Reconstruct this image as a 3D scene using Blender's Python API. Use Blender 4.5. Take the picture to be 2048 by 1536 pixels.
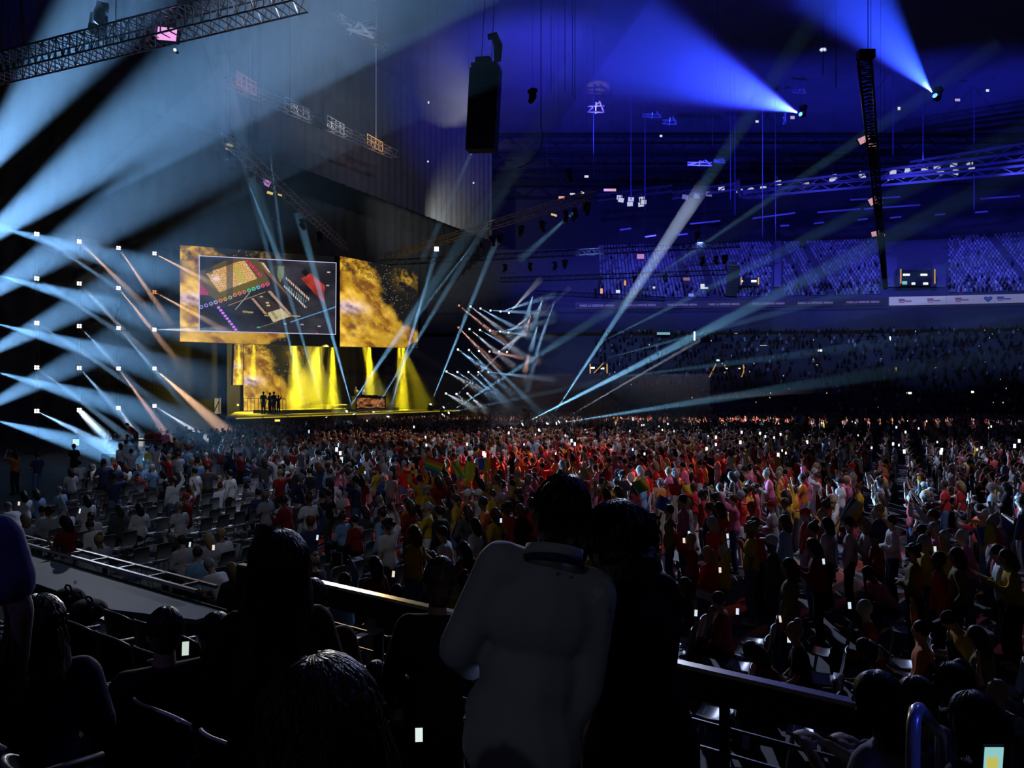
import bpy, bmesh, math, random
import numpy as np
from mathutils import Vector, Matrix, Euler, Quaternion
S = bpy.context.scene; C = S.collection
for _o in list(bpy.data.objects): bpy.data.objects.remove(_o)
PI = math.pi; F = 1480.0; EYE = 4.0; HOR = 790.0
# ---------------------------------------------------------------- camera, world, exposure
cam = bpy.data.objects.new('camera', bpy.data.cameras.new('camera')); C.objects.link(cam); S.camera = cam
cam.location = (0, 0, EYE); cam.rotation_euler = (PI/2, 0, 0)
cam.data.sensor_width = 36; cam.data.lens = 36*F/2048; cam.data.shift_y = (HOR-768)/2048
cam.data.clip_start = .05; cam.data.clip_end = 600
S.view_settings.view_transform = 'Standard'; S.view_settings.look = 'None'
S.view_settings.exposure = 0; S.view_settings.gamma = 1; S.view_settings.use_curve_mapping = False
W = bpy.data.worlds.new('world'); S.world = W; W.use_nodes = True
W.node_tree.nodes['Background'].inputs[0].default_value = (.75, .82, 1, 1)
W.node_tree.nodes['Background'].inputs[1].default_value = .0055
cy = S.cycles
cy.max_bounces = 3; cy.diffuse_bounces = 1; cy.glossy_bounces = 2; cy.transmission_bounces = 2; cy.volume_bounces = 0
cy.transparent_max_bounces = 8; cy.volume_max_steps = 48; cy.caustics_reflective = False; cy.caustics_refractive = False; cy.sample_clamp_indirect = 1.5

def P(x, y, D):
    """the point at depth D that a sight line at picture position (x, y) reaches: how positions were surveyed from the photograph"""
    return Vector(((x-1024)/F*D, D, EYE+(HOR-y)/F*D))
def fl0(a, b, z): return Vector((-23.2, 62, z))+Vector((.4594, .8882, 0))*a-Vector((-.8882, .4594, 0))*b
def lerp(a, b, t): return a+(b-a)*t

# ---------------------------------------------------------------- lights and the haze they cross
def haze_material(dens, fade=0.):
    """thin smoke; with fade (m) the density is shaped to fall off along the beam, so its light fades out"""
    k = 'haze_%.4f_%.1f' % (dens, fade)
    m = bpy.data.materials.get(k)
    if m: return m
    m = bpy.data.materials.new(k); m.use_nodes = True; t = m.node_tree; t.nodes.clear()
    o = t.nodes.new('ShaderNodeOutputMaterial'); v = t.nodes.new('ShaderNodeVolumeScatter')
    v.inputs['Density'].default_value = dens; v.inputs['Color'].default_value = (1, 1, 1, 1)
    if fade:
        c = t.nodes.new('ShaderNodeTexCoord'); x = t.nodes.new('ShaderNodeSeparateXYZ'); r = t.nodes.new('ShaderNodeMapRange'); r.interpolation_type = 'SMOOTHSTEP'
        r.inputs[1].default_value = fade*.25; r.inputs[2].default_value = fade; r.inputs[3].default_value = dens; r.inputs[4].default_value = 0
        t.links.new(c.outputs['Object'], x.inputs[0]); t.links.new(x.outputs[2], r.inputs[0]); t.links.new(r.outputs[0], v.inputs['Density'])
    t.links.new(v.outputs[0], o.inputs['Volume']); return m
def spot(A, d, half, col, power, blend=.7, fall='Linear', soft=.03):
    l = bpy.data.lights.new('spot', 'SPOT'); o = bpy.data.objects.new('spot_light', l); C.objects.link(o)
    o.location = A+d*.42; o.rotation_euler = (-d).to_track_quat('Z', 'Y').to_euler()
    l.color = col; l.spot_size = 2*half; l.spot_blend = blend; l.shadow_soft_size = soft; l.energy = power
    if fall == 'Linear':
        l.use_nodes = True; t = l.node_tree; e = t.nodes.get('Emission'); f = t.nodes.new('ShaderNodeLightFalloff')
        f.inputs['Strength'].default_value = 1; t.links.new(f.outputs['Linear'], e.inputs['Strength'])
    return o
def beam(A, B, r0, r1, col, L, dens=.15, fall='Linear', blend=.7, light=True, fade=False):
    """a spotlight at A aimed at B and the body of haze that its light crosses"""
    d = B-A; n = d.length; d = d/n; q = d.to_track_quat('Z', 'Y'); k = 14; vs = []
    for t, r in ((.05, r0), (n, r1)):
        for i in range(k):
            a = 2*PI*i/k; vs.append((math.cos(a)*r, math.sin(a)*r, t))
    fs = [(i, (i+1) % k, k+(i+1) % k, k+i) for i in range(k)]+[tuple(range(k))[::-1], tuple(range(k, 2*k))]
    me = bpy.data.meshes.new('haze'); me.from_pydata(vs, [], fs)
    o = bpy.data.objects.new('haze', me); C.objects.link(o); me.materials.append(haze_material(dens, round(n) if fade else 0.)); o.location = A; o.rotation_mode = 'QUATERNION'; o.rotation_quaternion = q
    o['kind'] = 'stuff'; o['label'] = 'thin haze hanging in the arena air where a spotlight beam crosses it'
    if light:
        p = (5.0 if fall == 'Linear' else 1.)*8*PI*PI*L/(dens*r1)*(n if fall == 'Linear' else n*n)
        spot(A, d, math.atan((r1-r0*.6)/n) if r1 > 2*r0 else math.atan(r1/n), col, p, blend, fall)
def wash(A, B, half, col, e, blend=.6): spot(A, (B-A).normalized(), half, col, e, blend, 'Quad', .25)
G = lambda x, y: P(x, y, EYE*F/(y-HOR))          # the point of the arena floor seen at (x, y)
STEEL = (.30, .58, .95); WARM = (.95, .55, .35); GREY = (.55, .62, .75); CYAN = (.22, .58, .92); PINK = (.95, .5, .42); AZURE = (.02, .07, 1.0); YEL = (1, .82, .015)
LEFT_COLS = [(-112, 436, 105, 44), (-19, 450, 97, 47)]
LCOL = [73.5, 158.5, 237, 309]; LDEP = [50, 52.8, 55.6, 58.4]
LROW = [[468, 557, 646, 735, 822], [483, 567, 652, 736, 820], [496, 576, 656, 737, 816], [507, 584, 659, 737, 812]]
STG = []      # every small stage fixture: (point, aim, colour, group, words)
# two columns beyond the frame: wide soft beams that sweep over the camera, and the wedges at the left edge
UPB = [(150, 95, 20, 1.15, .27), (415, 145, 20, 1.55, .28), (430, 300, 22, 1.45, .17), (300, 540, 26, 1.0, .15), (190, 705, 28, .8, .14)]
for r in range(5):
    A = P(-112, 436+105*r, 44); x, y, D, r1, L = UPB[r]
    B = P(x, y, D); k = 1.35 if r < 2 else 1.5; B2 = A+(B-A)*k
    beam(A, B2, .35, r1*k, (.22, .52, 1), L, .05, fade=r > 1)
    A = P(-19, 450+97*r, 47); B = P(330, 450+97*r+95, 36)
    B = A+(B-A)*1.5
    if B.z < 0: B = A+(B-A)*(A.z/(A.z-B.z))
    beam(A, B, .22, 1.5, (.20, .50, .95), .17, .06, fade=r < 4)
TGT = [[(300, 620), (290, 612), (340, 645), (430, 570)], [(300, 705), (300, 715), (345, 710), (440, 655)], [(310, 800), (270, 772), (360, 800), (430, 660)],
       [(270, 885), (250, 838), (345, 885), (480, 888)], [(190, 880), (208, 872), (275, 875), (460, 905)]]
LC = [[STEEL, WARM, WARM, WARM], [STEEL, GREY, WARM, WARM], [STEEL, STEEL, STEEL, GREY], [STEEL, STEEL, PINK, WARM], [STEEL, STEEL, GREY, GREY]]
LL = [[.09, .14, .16, .13], [.09, .09, .17, .13], [.12, .10, .12, .14], [.10, .10, .15, .24], [.22, .30, .12, .20]]
ORD = ['top', 'second', 'third', 'fourth', 'lowest']
for c in range(4):
    for r in range(5):
        A = P(LCOL[c], LROW[c][r], LDEP[c]); x, y = TGT[r][c]; D1 = LDEP[c]-9
        B = P(x, y, D1); B = A+(B-A)*1.35
        if B.z < 0: B = A+(B-A)*((A.z)/(A.z-B.z))
        beam(A, B, .15, .46 if (r, c) != (3, 3) else .85, LC[r][c], LL[r][c]*1.7, .15, fade=r < 3)
        STG.append((A, (B-A).normalized(), (1, .95, .9) if (r, c) != (1, 3) else (1, .3, .08), 'white stage lights hung beside the large screen',
                    'white square stage light, %s of its column, column %s from the screen' % (ORD[r], ['four', 'three', 'two', 'one'][c] + ' away'), .34))
# mirrored rig on the far side of the stage
RX = [[918, 941, 961, 981, 1001, 1018], [917, 939, 960, 980, 1000, 1017], [916, 938, 958, 979, 998, 1014], [893, 915, 937, 957, 977, 997], [892, 913, 935, 956, 976, 996]]
RY = [[611, 613, 617, 621, 623, 626], [655, 658, 660, 661, 663, 665], [699, 700, 702, 703, 703, 704], [743, 744, 744, 744, 744, 742], [787, 788, 787, 786, 785, 783]]
RT = [[(1035, 705), (1030, 680), (1060, 672), (1110, 628), (1110, 590), (1080, 560)], [(1000, 740), (1030, 735), (1075, 725), (1110, 676), (1110, 640), (1090, 610)],
      [(985, 750), (1025, 790), (1085, 830), (1080, 722), (1070, 650), (1060, 640)], [(960, 780), (990, 800), (1020, 815), (1010, 800), (1110, 760), (1120, 700)],
      [(945, 815), (955, 822), (972, 822), (1015, 820), (1060, 800), (1060, 760)]]
RC = [[PINK, GREY, STEEL, STEEL, STEEL, GREY], [PINK, GREY, STEEL, STEEL, STEEL, GREY], [STEEL, STEEL, STEEL, PINK, GREY, STEEL], [GREY, STEEL, STEEL, STEEL, STEEL, GREY], [GREY, GREY, GREY, STEEL, PINK, STEEL]]
for r in range(5):
    for c in range(6):
        A = P(RX[r][c], RY[r][c], 100+2.8*c); B = P(*RT[r][c], 80+2*c)
        beam(A, B, .17, .62, RC[r][c], (.20 if RC[r][c] != PINK else .16), .14)
        STG.append((A, (B-A).normalized(), (1, .3, .18) if RC[r][c] == PINK and c < 2 else (.9, .95, 1), 'small stage lights on the far side of the stage',
                    'small stage light right of the stage, %s row, %s from the stage' % (ORD[r], ['first', 'second', 'third', 'fourth', 'fifth', 'sixth'][c]), .3))
for (x0, y0, x1, y1) in ((1062, 632, 1048, 668), (1059, 705, 1050, 742), (1066, 590, 1052, 640), (1075, 650, 1062, 700), (1085, 600, 1070, 640), (1092, 640, 1052, 790), (1110, 600, 1060, 740)):
    beam(P(x0, y0, 112), P(x1, y1, 95), .25, .5, PINK if x0 < 1063 else STEEL, .16, .14)
# pencil beams that rise from the stage edge and the floor towards the audience
FLOOR_FIX = []
for (x0, y0, D0, x1, y1, D1, r1, L, col, wd) in [
    (615, 835, 70, 440, 110, 62, .55, .16, CYAN, 'at the stage edge, first from its near end'), (652, 835, 72, 398, -10, 60, .75, .14, CYAN, 'at the stage edge, second from its near end'),
    (708, 829, 74, 596, 425, 68, .50, .30, CYAN, 'at the stage edge before the DJ booth'), (537, 840, 68, 590, 812, 70, .14, .30, CYAN, 'lying low at the near end of the stage edge'),
    (693, 823, 79, 1275, -30, 52, 1.3, .20, CYAN, 'on the stage beside the DJ booth'), (747, 825, 79, 1062, 300, 66, .62, .16, CYAN, 'on the stage under the DJ booth'),
    (861, 809, 88, 993, 480, 76, .42, .32, CYAN, 'on the far end of the stage edge'), (776, 834, 78, 873, 500, 70, .36, .22, CYAN, 'on the floor before the DJ booth'),
    (1073, 849, 62, 800, 685, 72, .34, .46, CYAN, 'on the floor island, its beam pointing back at the stage'), (1044, 849, 62, 2150, 285, 50, 1.1, .46, CYAN, 'at the near end of the floor island'),
    (1094, 848, 63, 1690, -60, 48, .85, .26, CYAN, 'in the middle of the floor island'), (1112, 847, 63, 2100, 695, 52, .95, .15, CYAN, 'at the far end of the floor island, beam lowest'),
    (1117, 844, 64, 1400, 680, 60, .22, .16, GREY, 'at the far end of the floor island, beam thin'), (897, 826, 84, 1640, 350, 62, 1.05, .18, CYAN, 'beyond the stage, its beam crossing the far stand'),
    (887, 815, 86, 1140, 575, 78, .28, .17, GREY, 'beyond the stage, beam steep and thin'), (884, 828, 86, 2200, 560, 62, 1.4, .05, CYAN, 'beyond the stage, uppermost of three flat beams'),
    (885, 830, 86, 2250, 640, 60, 1.5, .05, CYAN, 'beyond the stage, middle of three flat beams'), (887, 832, 86, 2250, 705, 58, 1.5, .045, CYAN, 'beyond the stage, lowest of three flat beams')]:
    A = P(x0, y0, D0); B = P(x1, y1, D1)
    beam(A, B, .10, r1*1.1, col, L*1.9, .16); FLOOR_FIX.append((A, (B-A).normalized(), wd))
# beams from the flown truss
TR_FIX = []
for (x0, y0, D0, x1, y1, D1, r1, L) in [(873, 497, 72, 776, 834, 74, .4, .20), (488, 345, 52, 560, 525, 56, .35, .09), (537, 285, 54, 566, 520, 58, .35, .07), (985, 215, 60, 845, 520, 70, .45, .06),
                                        (1180, 395, 60, 1040, 520, 70, .5, .05), (960, 470, 66, 790, 690, 74, .45, .10)]:
    beam(P(x0, y0, D0), P(x1, y1, D1), .1, r1, CYAN, L, .14)
# faint long beams that cross the far stand from the near roof
for (x0, y0, D0, x1, y1, D1, r1, L) in [(1200, 720, 90, 2100, 480, 70, 1.3, .05), (1190, 690, 90, 2150, 210, 62, 1.6, .045), (1190, 760, 90, 2150, 640, 66, 1.3, .045), (1300, 560, 92, 2000, 90, 60, 1.2, .045)]:
    beam(P(x0, y0, D0), P(x1, y1, D1), .4, r1, CYAN, L, .07)
# the two blue wash lights on the roof gantry
BL1 = P(1600, 228, 74); BL2 = P(1869, 190, 64)
beam(BL1, P(1235, 78, 60), .3, 5.4, AZURE, .85, .035, 'Quad'); beam(BL2, P(1650, -70, 54), .3, 4.2, AZURE, .85, .035, 'Quad')
beam(BL1+Vector((.3, .6, .3)), P(930, -40, 56), .3, 11, (.04, .03, 1), .22, .02, 'Quad', .9)
beam(BL2+Vector((.3, .6, .3)), P(1560, -140, 58), .3, 6.5, (.04, .03, 1), .16, .02, 'Quad', .9)
# yellow cones over the stage
for (x, D, xb, r1, L, yb) in [(589, 78, 592, 1.25, .5, 836), (636, 80, 633, 1.35, .3, 826), (665, 80, 666, 1.2, .48, 826), (738, 82, 740, 1.1, .5, 806), (797, 91, 801, 1.2, .3, 818), (806, 92, 808, 1.2, .48, 818), (510, 82, 505, .8, .26, 760), (478, 79, 478, .5, .25, 770), (570, 80, 620, 1.5, .14, 806), (716, 82, 765, 1.7, .10, 815), (790, 91, 850, 1.9, .12, 818), (607, 80, 655, 1.9, .12, 818), (660, 81, 590, 1.6, .09, 815)]:
    beam(P(x, 655, D), P(xb, yb, D), .3, r1*.9, YEL, L*1.7, .14, blend=.8)
for a in (13, 20, 27): wash(fl0(a, -12, 8.7), fl0(a, -9, 2), .95, YEL, 9000, 1)  # added yellow fill that brightens the deck
wash(fl0(14, -2, 9), fl0(18, -17, 5), .8, (1, .82, .12), 9000, 1)
wash(Vector((-11, 68, 8)), P(720, 778, 81.5), .035, (1, .95, .9), 16000)  # unseen white spot added on the performers at the DJ booth
# lights that only wash people and surfaces: (position, aim, half angle, colour, power)
wash(Vector((16, 60, 16)), G(1030, 1000), .10, (1, .07, .035), 260000)
wash(Vector((24, 48, 16)), G(1330, 1040), .08, (1, .09, .045), 90000)
wash(Vector((30, 42, 15)), G(1600, 1110), .075, (1, .12, .09), 26000)
wash(Vector((34, 40, 14)), G(1890, 1170), .075, (1, .22, .25), 6000)
wash(Vector((24, 44, 15)), G(1450, 1090), .03, (.8, .9, 1), 30000)
wash(Vector((30, 38, 15)), G(1830, 1170), .03, (.8, .9, 1), 12000)
wash(P(309, 737, 58), G(480, 945), .035, (1, .92, .85), 110000)
wash(P(157, 820, 53), G(300, 950), .05, (.75, .9, 1), 60000)
wash(Vector((-16, 62, 14)), G(640, 1015), .06, (.8, .9, 1), 22000)
wash(Vector((3, 79, 4.4)), P(1260, 833, 73), .10, (1, .32, .18), 60000)
wash(Vector((4, 77, 4.4)), P(1460, 834, 71), .07, (1, .30, .16), 170000)
wash(Vector((66, 62, 6)), P(1690, 836, 69), .08, (1, .60, .52), 220000)
wash(Vector((72, 58, 6)), P(1910, 840, 66), .09, (.85, .85, 1), 120000)
wash(Vector((-6, 60, 18)), G(760, 930), .2, (1, .6, .42), 40000)
wash(Vector((-4, 62, 22)), G(1150, 930), .30, (.9, .6, .6), 36000)
wash(Vector((10, 70, 24)), G(1560, 980), .36, (.55, .65, 1), 80000)  # unseen fill lamps from here down, added to brighten crowd, walkway and terrace
wash(Vector((6, 22, 20)), G(1100, 940), .34, (.85, .72, .75), 7000)
wash(Vector((-2, 12, 18)), G(480, 990), .34, (.75, .8, 1), 2600)
wash(Vector((-1, 7, 13)), G(600, 1090), .42, (.8, .85, 1), 420)
wash(Vector((12, 14, 16)), G(1560, 1080), .34, (.7, .75, 1), 3200)
wash(Vector((-8, 42, 22)), G(400, 1020), .26, (.6, .72, 1), 12000)
wash(Vector((-20, 36, 13)), Vector((-9, 12.5, 1)), .16, (.8, .86, 1), 2000)
wash(Vector((-12, 60, 9)), Vector((-1.5, 4.6, 2.3)), .05, (1, .74, .38), 13000)
wash(Vector((-13, 55, 10)), Vector((-2.6, 3.2, 2.6)), .05, (.75, .85, 1), 30000)
wash(Vector((30, 30, 28)), Vector((2, 3, 2.0)), .12, (.14, .18, 1), 2500)
wash(Vector((-6, -12, 13)), Vector((-.25, 2.4, 3.15)), .065, (.75, .82, 1), 105)
wash(Vector((-7, -9, 14)), Vector((-2.1, 2.4, 3.2)), .05, (.22, .2, 1), 500)
# unseen blue lamps added to wash the upper stand, the roof and the lower stand
for x in (1180, 1400, 1620, 1840, 2060):
    wash(P(x, 300, 84), P(x, 535, 126), .42, (.06, .06, 1), 44000, 1)
    wash(P(x, 480, 78), P(x, 655, 114), .42, (.14, .24, .75), 22000, 1)
    wash(P(x, 440, 80), P(x, 150, 122), .7, (.03, .04, 1), 30000, 1)
wash(P(1150, 330, 76), P(1020, 60, 100), .8, (.05, .05, 1), 60000, 1)
wash(Vector((-3, 48, 23)), P(790, 240, 88), .42, (.85, .88, .95), 15000, 1)  # this and the next: unseen grey-white lamps added to lift curtain and back wall
wash(Vector((-6, 94, 25)), P(870, 430, 118), .7, (.75, .82, .8), 9000, 1)
# a low veil of haze over the middle of the floor
vh = bpy.data.meshes.new('haze'); _a = [G(560, 905), G(1420, 905), P(1420, 800, 66), P(560, 800, 64)]
_v = [Vector((p.x, p.y, .4)) for p in _a]+[Vector((p.x, p.y, 5.5)) for p in _a]
vh.from_pydata(_v, [], [(3, 2, 1, 0), (4, 5, 6, 7), (0, 1, 5, 4), (1, 2, 6, 5), (2, 3, 7, 6), (3, 0, 4, 7)]); vh.materials.append(haze_material(.017))
vo = bpy.data.objects.new('haze', vh); C.objects.link(vo); vo['kind'] = 'stuff'; vo['label'] = 'low veil of haze hanging over the crowd in the middle of the floor'
# ---------------------------------------------------------------- materials
MATS = {}
def mat(name, col, rough=.6, metal=0., noise=.25, scale=6., bump=0., spec=.4):
    if name in MATS: return MATS[name]
    m = bpy.data.materials.new(name); m.use_nodes = True; t = m.node_tree; b = t.nodes['Principled BSDF']
    tc = t.nodes.new('ShaderNodeTexCoord'); nz = t.nodes.new('ShaderNodeTexNoise'); nz.inputs['Scale'].default_value = scale; nz.inputs['Detail'].default_value = 4
    t.links.new(tc.outputs['Object'], nz.inputs['Vector'])
    mx = t.nodes.new('ShaderNodeMix'); mx.data_type = 'RGBA'
    mx.inputs[6].default_value = (*[c*(1-noise) for c in col], 1); mx.inputs[7].default_value = (*[min(1, c*(1+noise)) for c in col], 1)
    t.links.new(nz.outputs['Fac'], mx.inputs[0]); t.links.new(mx.outputs[2], b.inputs['Base Color'])
    b.inputs['Roughness'].default_value = rough; b.inputs['Metallic'].default_value = metal; b.inputs['Specular IOR Level'].default_value = spec
    if bump:
        bp = t.nodes.new('ShaderNodeBump'); bp.inputs['Strength'].default_value = bump; bp.inputs['Distance'].default_value = .02
        t.links.new(nz.outputs['Fac'], bp.inputs['Height']); t.links.new(bp.outputs[0], b.inputs['Normal'])
    MATS[name] = m; return m
def emit(name, col, s):
    if name in MATS: return MATS[name]
    m = bpy.data.materials.new(name); m.use_nodes = True; t = m.node_tree; b = t.nodes['Principled BSDF']
    b.inputs['Base Color'].default_value = (.02, .02, .02, 1); b.inputs['Emission Color'].default_value = (*col, 1); b.inputs['Emission Strength'].default_value = s
    m.cycles.emission_sampling = 'NONE'; MATS[name] = m; return m
def tinted(name, rough=.85, scale=9., var=.3, spec=.2, bump=.15, stretch=1.):
    """cloth, skin or hair that takes its colour from the object's own colour"""
    m = bpy.data.materials.new(name); m.use_nodes = True; t = m.node_tree; b = t.nodes['Principled BSDF']
    oi = t.nodes.new('ShaderNodeObjectInfo'); tc = t.nodes.new('ShaderNodeTexCoord'); nz = t.nodes.new('ShaderNodeTexNoise'); nz.inputs['Scale'].default_value = scale
    mp = t.nodes.new('ShaderNodeMapping'); mp.inputs['Scale'].default_value = (1, 1, 1/stretch); t.links.new(tc.outputs['Object'], mp.inputs[0]); t.links.new(mp.outputs[0], nz.inputs['Vector'])
    mr = t.nodes.new('ShaderNodeMapRange'); mr.inputs[3].default_value = 1-var; mr.inputs[4].default_value = 1+var; t.links.new(nz.outputs['Fac'], mr.inputs[0])
    mx = t.nodes.new('ShaderNodeVectorMath'); mx.operation = 'SCALE'; t.links.new(oi.outputs['Color'], mx.inputs[0]); t.links.new(mr.outputs[0], mx.inputs['Scale'])
    t.links.new(mx.outputs[0], b.inputs['Base Color']); b.inputs['Roughness'].default_value = rough; b.inputs['Specular IOR Level'].default_value = spec
    bp = t.nodes.new('ShaderNodeBump'); bp.inputs['Strength'].default_value = bump; bp.inputs['Distance'].default_value = .01
    t.links.new(nz.outputs['Fac'], bp.inputs['Height']); t.links.new(bp.outputs[0], b.inputs['Normal'])
    MATS[name] = m; return m
def attr_mat(name, emission=0., rough=.85):
    m = bpy.data.materials.new(name); m.use_nodes = True; t = m.node_tree; b = t.nodes['Principled BSDF']
    a = t.nodes.new('ShaderNodeVertexColor'); a.layer_name = 'col'
    if emission:
        b.inputs['Base Color'].default_value = (.01, .01, .01, 1); t.links.new(a.outputs[0], b.inputs['Emission Color']); b.inputs['Emission Strength'].default_value = emission; m.cycles.emission_sampling = 'NONE'
    else: t.links.new(a.outputs[0], b.inputs['Base Color'])
    b.inputs['Roughness'].default_value = rough; b.inputs['Specular IOR Level'].default_value = .15
    MATS[name] = m; return m
CLOTH = tinted('cloth'); SKIN = tinted('skin', .6, 5, .12, .3, .05); HAIR = tinted('hair', .55, 40, .4, .35, .5); PLAST = tinted('plastic', .4, 12, .12, .4, .03)
BLACK = mat('black_metal', (.012, .012, .014), .5, .3); DARK = mat('dark_steel', (.05, .05, .055), .4, .7); STEELM = mat('aluminium', (.55, .57, .6), .3, .9, .1)
SCREENCOL = attr_mat('led_picture', 1.0); SCREENCOL.cycles.emission_sampling = 'FRONT'
# ---------------------------------------------------------------- mesh building
class MB:
    def __init__(s): s.v = []; s.f = []
    def add(s, vs, fs):
        n = len(s.v); s.v += [tuple(v) for v in vs]; s.f += [tuple(i+n for i in f) for f in fs]; return s
    def box(s, c, d, R=None):
        c = Vector(c); vs = []
        for x in (-.5, .5):
            for y in (-.5, .5):
                for z in (-.5, .5):
                    q = Vector((x*d[0], y*d[1], z*d[2])); vs.append(c+(R@q if R else q))
        return s.add(vs, [(0, 1, 3, 2), (4, 6, 7, 5), (0, 4, 5, 1), (2, 3, 7, 6), (0, 2, 6, 4), (1, 5, 7, 3)])
    def bar(s, a, b, w, h=None, up=None):
        a = Vector(a); b = Vector(b); d = b-a; n = d.length
        if n < 1e-6: return s
        d = d/n; u = Vector(up) if up else (Vector((0, 0, 1)) if abs(d.z) < .95 else Vector((0, 1, 0)))
        x = d.cross(u).normalized(); z = x.cross(d); R = Matrix((x, d, z)).transposed()
        return s.box((a+b)/2, (w, n, h or w), R)
    def cyl(s, a, b, r0, r1=None, n=8, cap=True):
        a = Vector(a); b = Vector(b); r1 = r0 if r1 is None else r1; d = (b-a)
        if d.length < 1e-7: return s
        q = d.normalized().to_track_quat('Z', 'Y').to_matrix(); vs = []
        for p, r in ((a, r0), (b, r1)):
            for i in range(n): vs.append(p+q@Vector((r*math.cos(2*PI*i/n), r*math.sin(2*PI*i/n), 0)))
        fs = [(i, (i+1) % n, n+(i+1) % n, n+i) for i in range(n)]
        if cap: fs += [tuple(range(n))[::-1], tuple(range(n, 2*n))]
        return s.add(vs, fs)
    def tube(s, pts, r, n=6):
        pts = [Vector(p) for p in pts]; vs = []; m = len(pts)
        for i, p in enumerate(pts):
            d = (pts[min(i+1, m-1)]-pts[max(i-1, 0)]).normalized(); q = d.to_track_quat('Z', 'Y').to_matrix(); rr = r[i] if isinstance(r, (list, tuple)) else r
            for k in range(n): vs.append(p+q@Vector((rr*math.cos(2*PI*k/n), rr*math.sin(2*PI*k/n), 0)))
        fs = [(i*n+k, i*n+(k+1) % n, (i+1)*n+(k+1) % n, (i+1)*n+k) for i in range(m-1) for k in range(n)]
        fs += [tuple(range(n))[::-1], tuple(range((m-1)*n, m*n))]
        return s.add(vs, fs)
    def ell(s, c, r, R=None, n=12, m=8):
        c = Vector(c); vs = [c+(R@Vector((0, 0, -r[2])) if R else Vector((0, 0, -r[2])))]
        for j in range(1, m):
            a = -PI/2+PI*j/m
            for i in range(n):
                p = Vector((r[0]*math.cos(a)*math.cos(2*PI*i/n), r[1]*math.cos(a)*math.sin(2*PI*i/n), r[2]*math.sin(a))); vs.append(c+(R@p if R else p))
        vs.append(c+(R@Vector((0, 0, r[2])) if R else Vector((0, 0, r[2])))); L = len(vs)-1
        fs = [(0, 1+(i+1) % n, 1+i) for i in range(n)]
        fs += [(1+j*n+i, 1+j*n+(i+1) % n, 1+(j+1)*n+(i+1) % n, 1+(j+1)*n+i) for j in range(m-2) for i in range(n)]
        fs += [(1+(m-2)*n+i, 1+(m-2)*n+(i+1) % n, L) for i in range(n)]
        return s.add(vs, fs)
    def cap(s, a, b, ra, rb, n=10):
        a = Vector(a); b = Vector(b); d = b-a
        if d.length < 1e-5: return s.ell(a, (ra,)*3, None, n, 6)
        d = d.normalized(); q = d.to_track_quat('Z', 'Y').to_matrix(); rings = []
        for k in (-80, -45, 0): rings.append((a+d*(ra*math.sin(math.radians(k))), ra*math.cos(math.radians(k))))
        for k in (0, 45, 80): rings.append((b+d*(rb*math.sin(math.radians(k))), rb*math.cos(math.radians(k))))
        vs = [p+q@Vector((r*math.cos(2*PI*i/n), r*math.sin(2*PI*i/n), 0)) for p, r in rings for i in range(n)]
        fs = [(j*n+i, j*n+(i+1) % n, (j+1)*n+(i+1) % n, (j+1)*n+i) for j in range(5) for i in range(n)]
        fs += [tuple(range(n))[::-1], tuple(range(5*n, 6*n))]
        return s.add(vs, fs)
    def plate(s, pts, th):
        """a flat slab: outline pts (Vectors, counter-clockwise seen from outside), thickness th behind it"""
        pts = [Vector(p) for p in pts]; nrm = (pts[1]-pts[0]).cross(pts[2]-pts[0]).normalized(); n = len(pts)
        vs = pts+[p-nrm*th for p in pts]
        fs = [tuple(range(n)), tuple(range(n, 2*n))[::-1]]+[(i, n+i, n+(i+1) % n, (i+1) % n) for i in range(n)]
        return s.add(vs, fs)
    def mesh(s, name, m=None, smooth=False):
        me = bpy.data.meshes.new(name); me.from_pydata(s.v, [], s.f)
        if m: me.materials.append(m)
        if smooth: me.polygons.foreach_set('use_smooth', [True]*len(me.polygons))
        me.update(); return me
    def build(s, name, m=None, parent=None, smooth=False, **k): return put(name, s.mesh(name, m, smooth), parent, **k)
def put(name, me, parent=None, label=None, loc=None, rot=None, color=None, kind=None):
    o = bpy.data.objects.new(name, me); C.objects.link(o)
    if parent is not None: o.parent = parent
    if loc is not None: o.location = loc
    if rot is not None: o.rotation_euler = rot
    if color is not None: o.color = (*color, 1)
    if label: o['label'] = label
    if kind: o['kind'] = kind
    return o
def thing(name, label, cat, loc=(0, 0, 0), rotz=0., group=None, rot=None):
    o = bpy.data.objects.new(name, None); C.objects.link(o); o.location = loc; o.rotation_euler = rot or (0, 0, rotz)
    o.empty_display_size = .1; tag(o, label, cat, group); return o
def tag(o, label, cat, group=None):
    o['label'] = label; o['category'] = cat
    if group: o['group'] = group
    return o
def struct(o): o['kind'] = 'structure'; return o
ONES = ['first', 'second', 'third', 'fourth', 'fifth', 'sixth', 'seventh', 'eighth', 'ninth', 'tenth', 'eleventh', 'twelfth', 'thirteenth', 'fourteenth', 'fifteenth', 'sixteenth', 'seventeenth', 'eighteenth', 'nineteenth', 'twentieth']
def ordw(i):
    TENS = ['twenty', 'thirty', 'forty', 'fifty', 'sixty', 'seventy', 'eighty', 'ninety']
    if i < 20: return ONES[i]
    k = i+1; t = TENS[k//10-2]
    return t+'-'+ONES[k % 10-1] if k % 10 else t[:-1]+'ieth'
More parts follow.
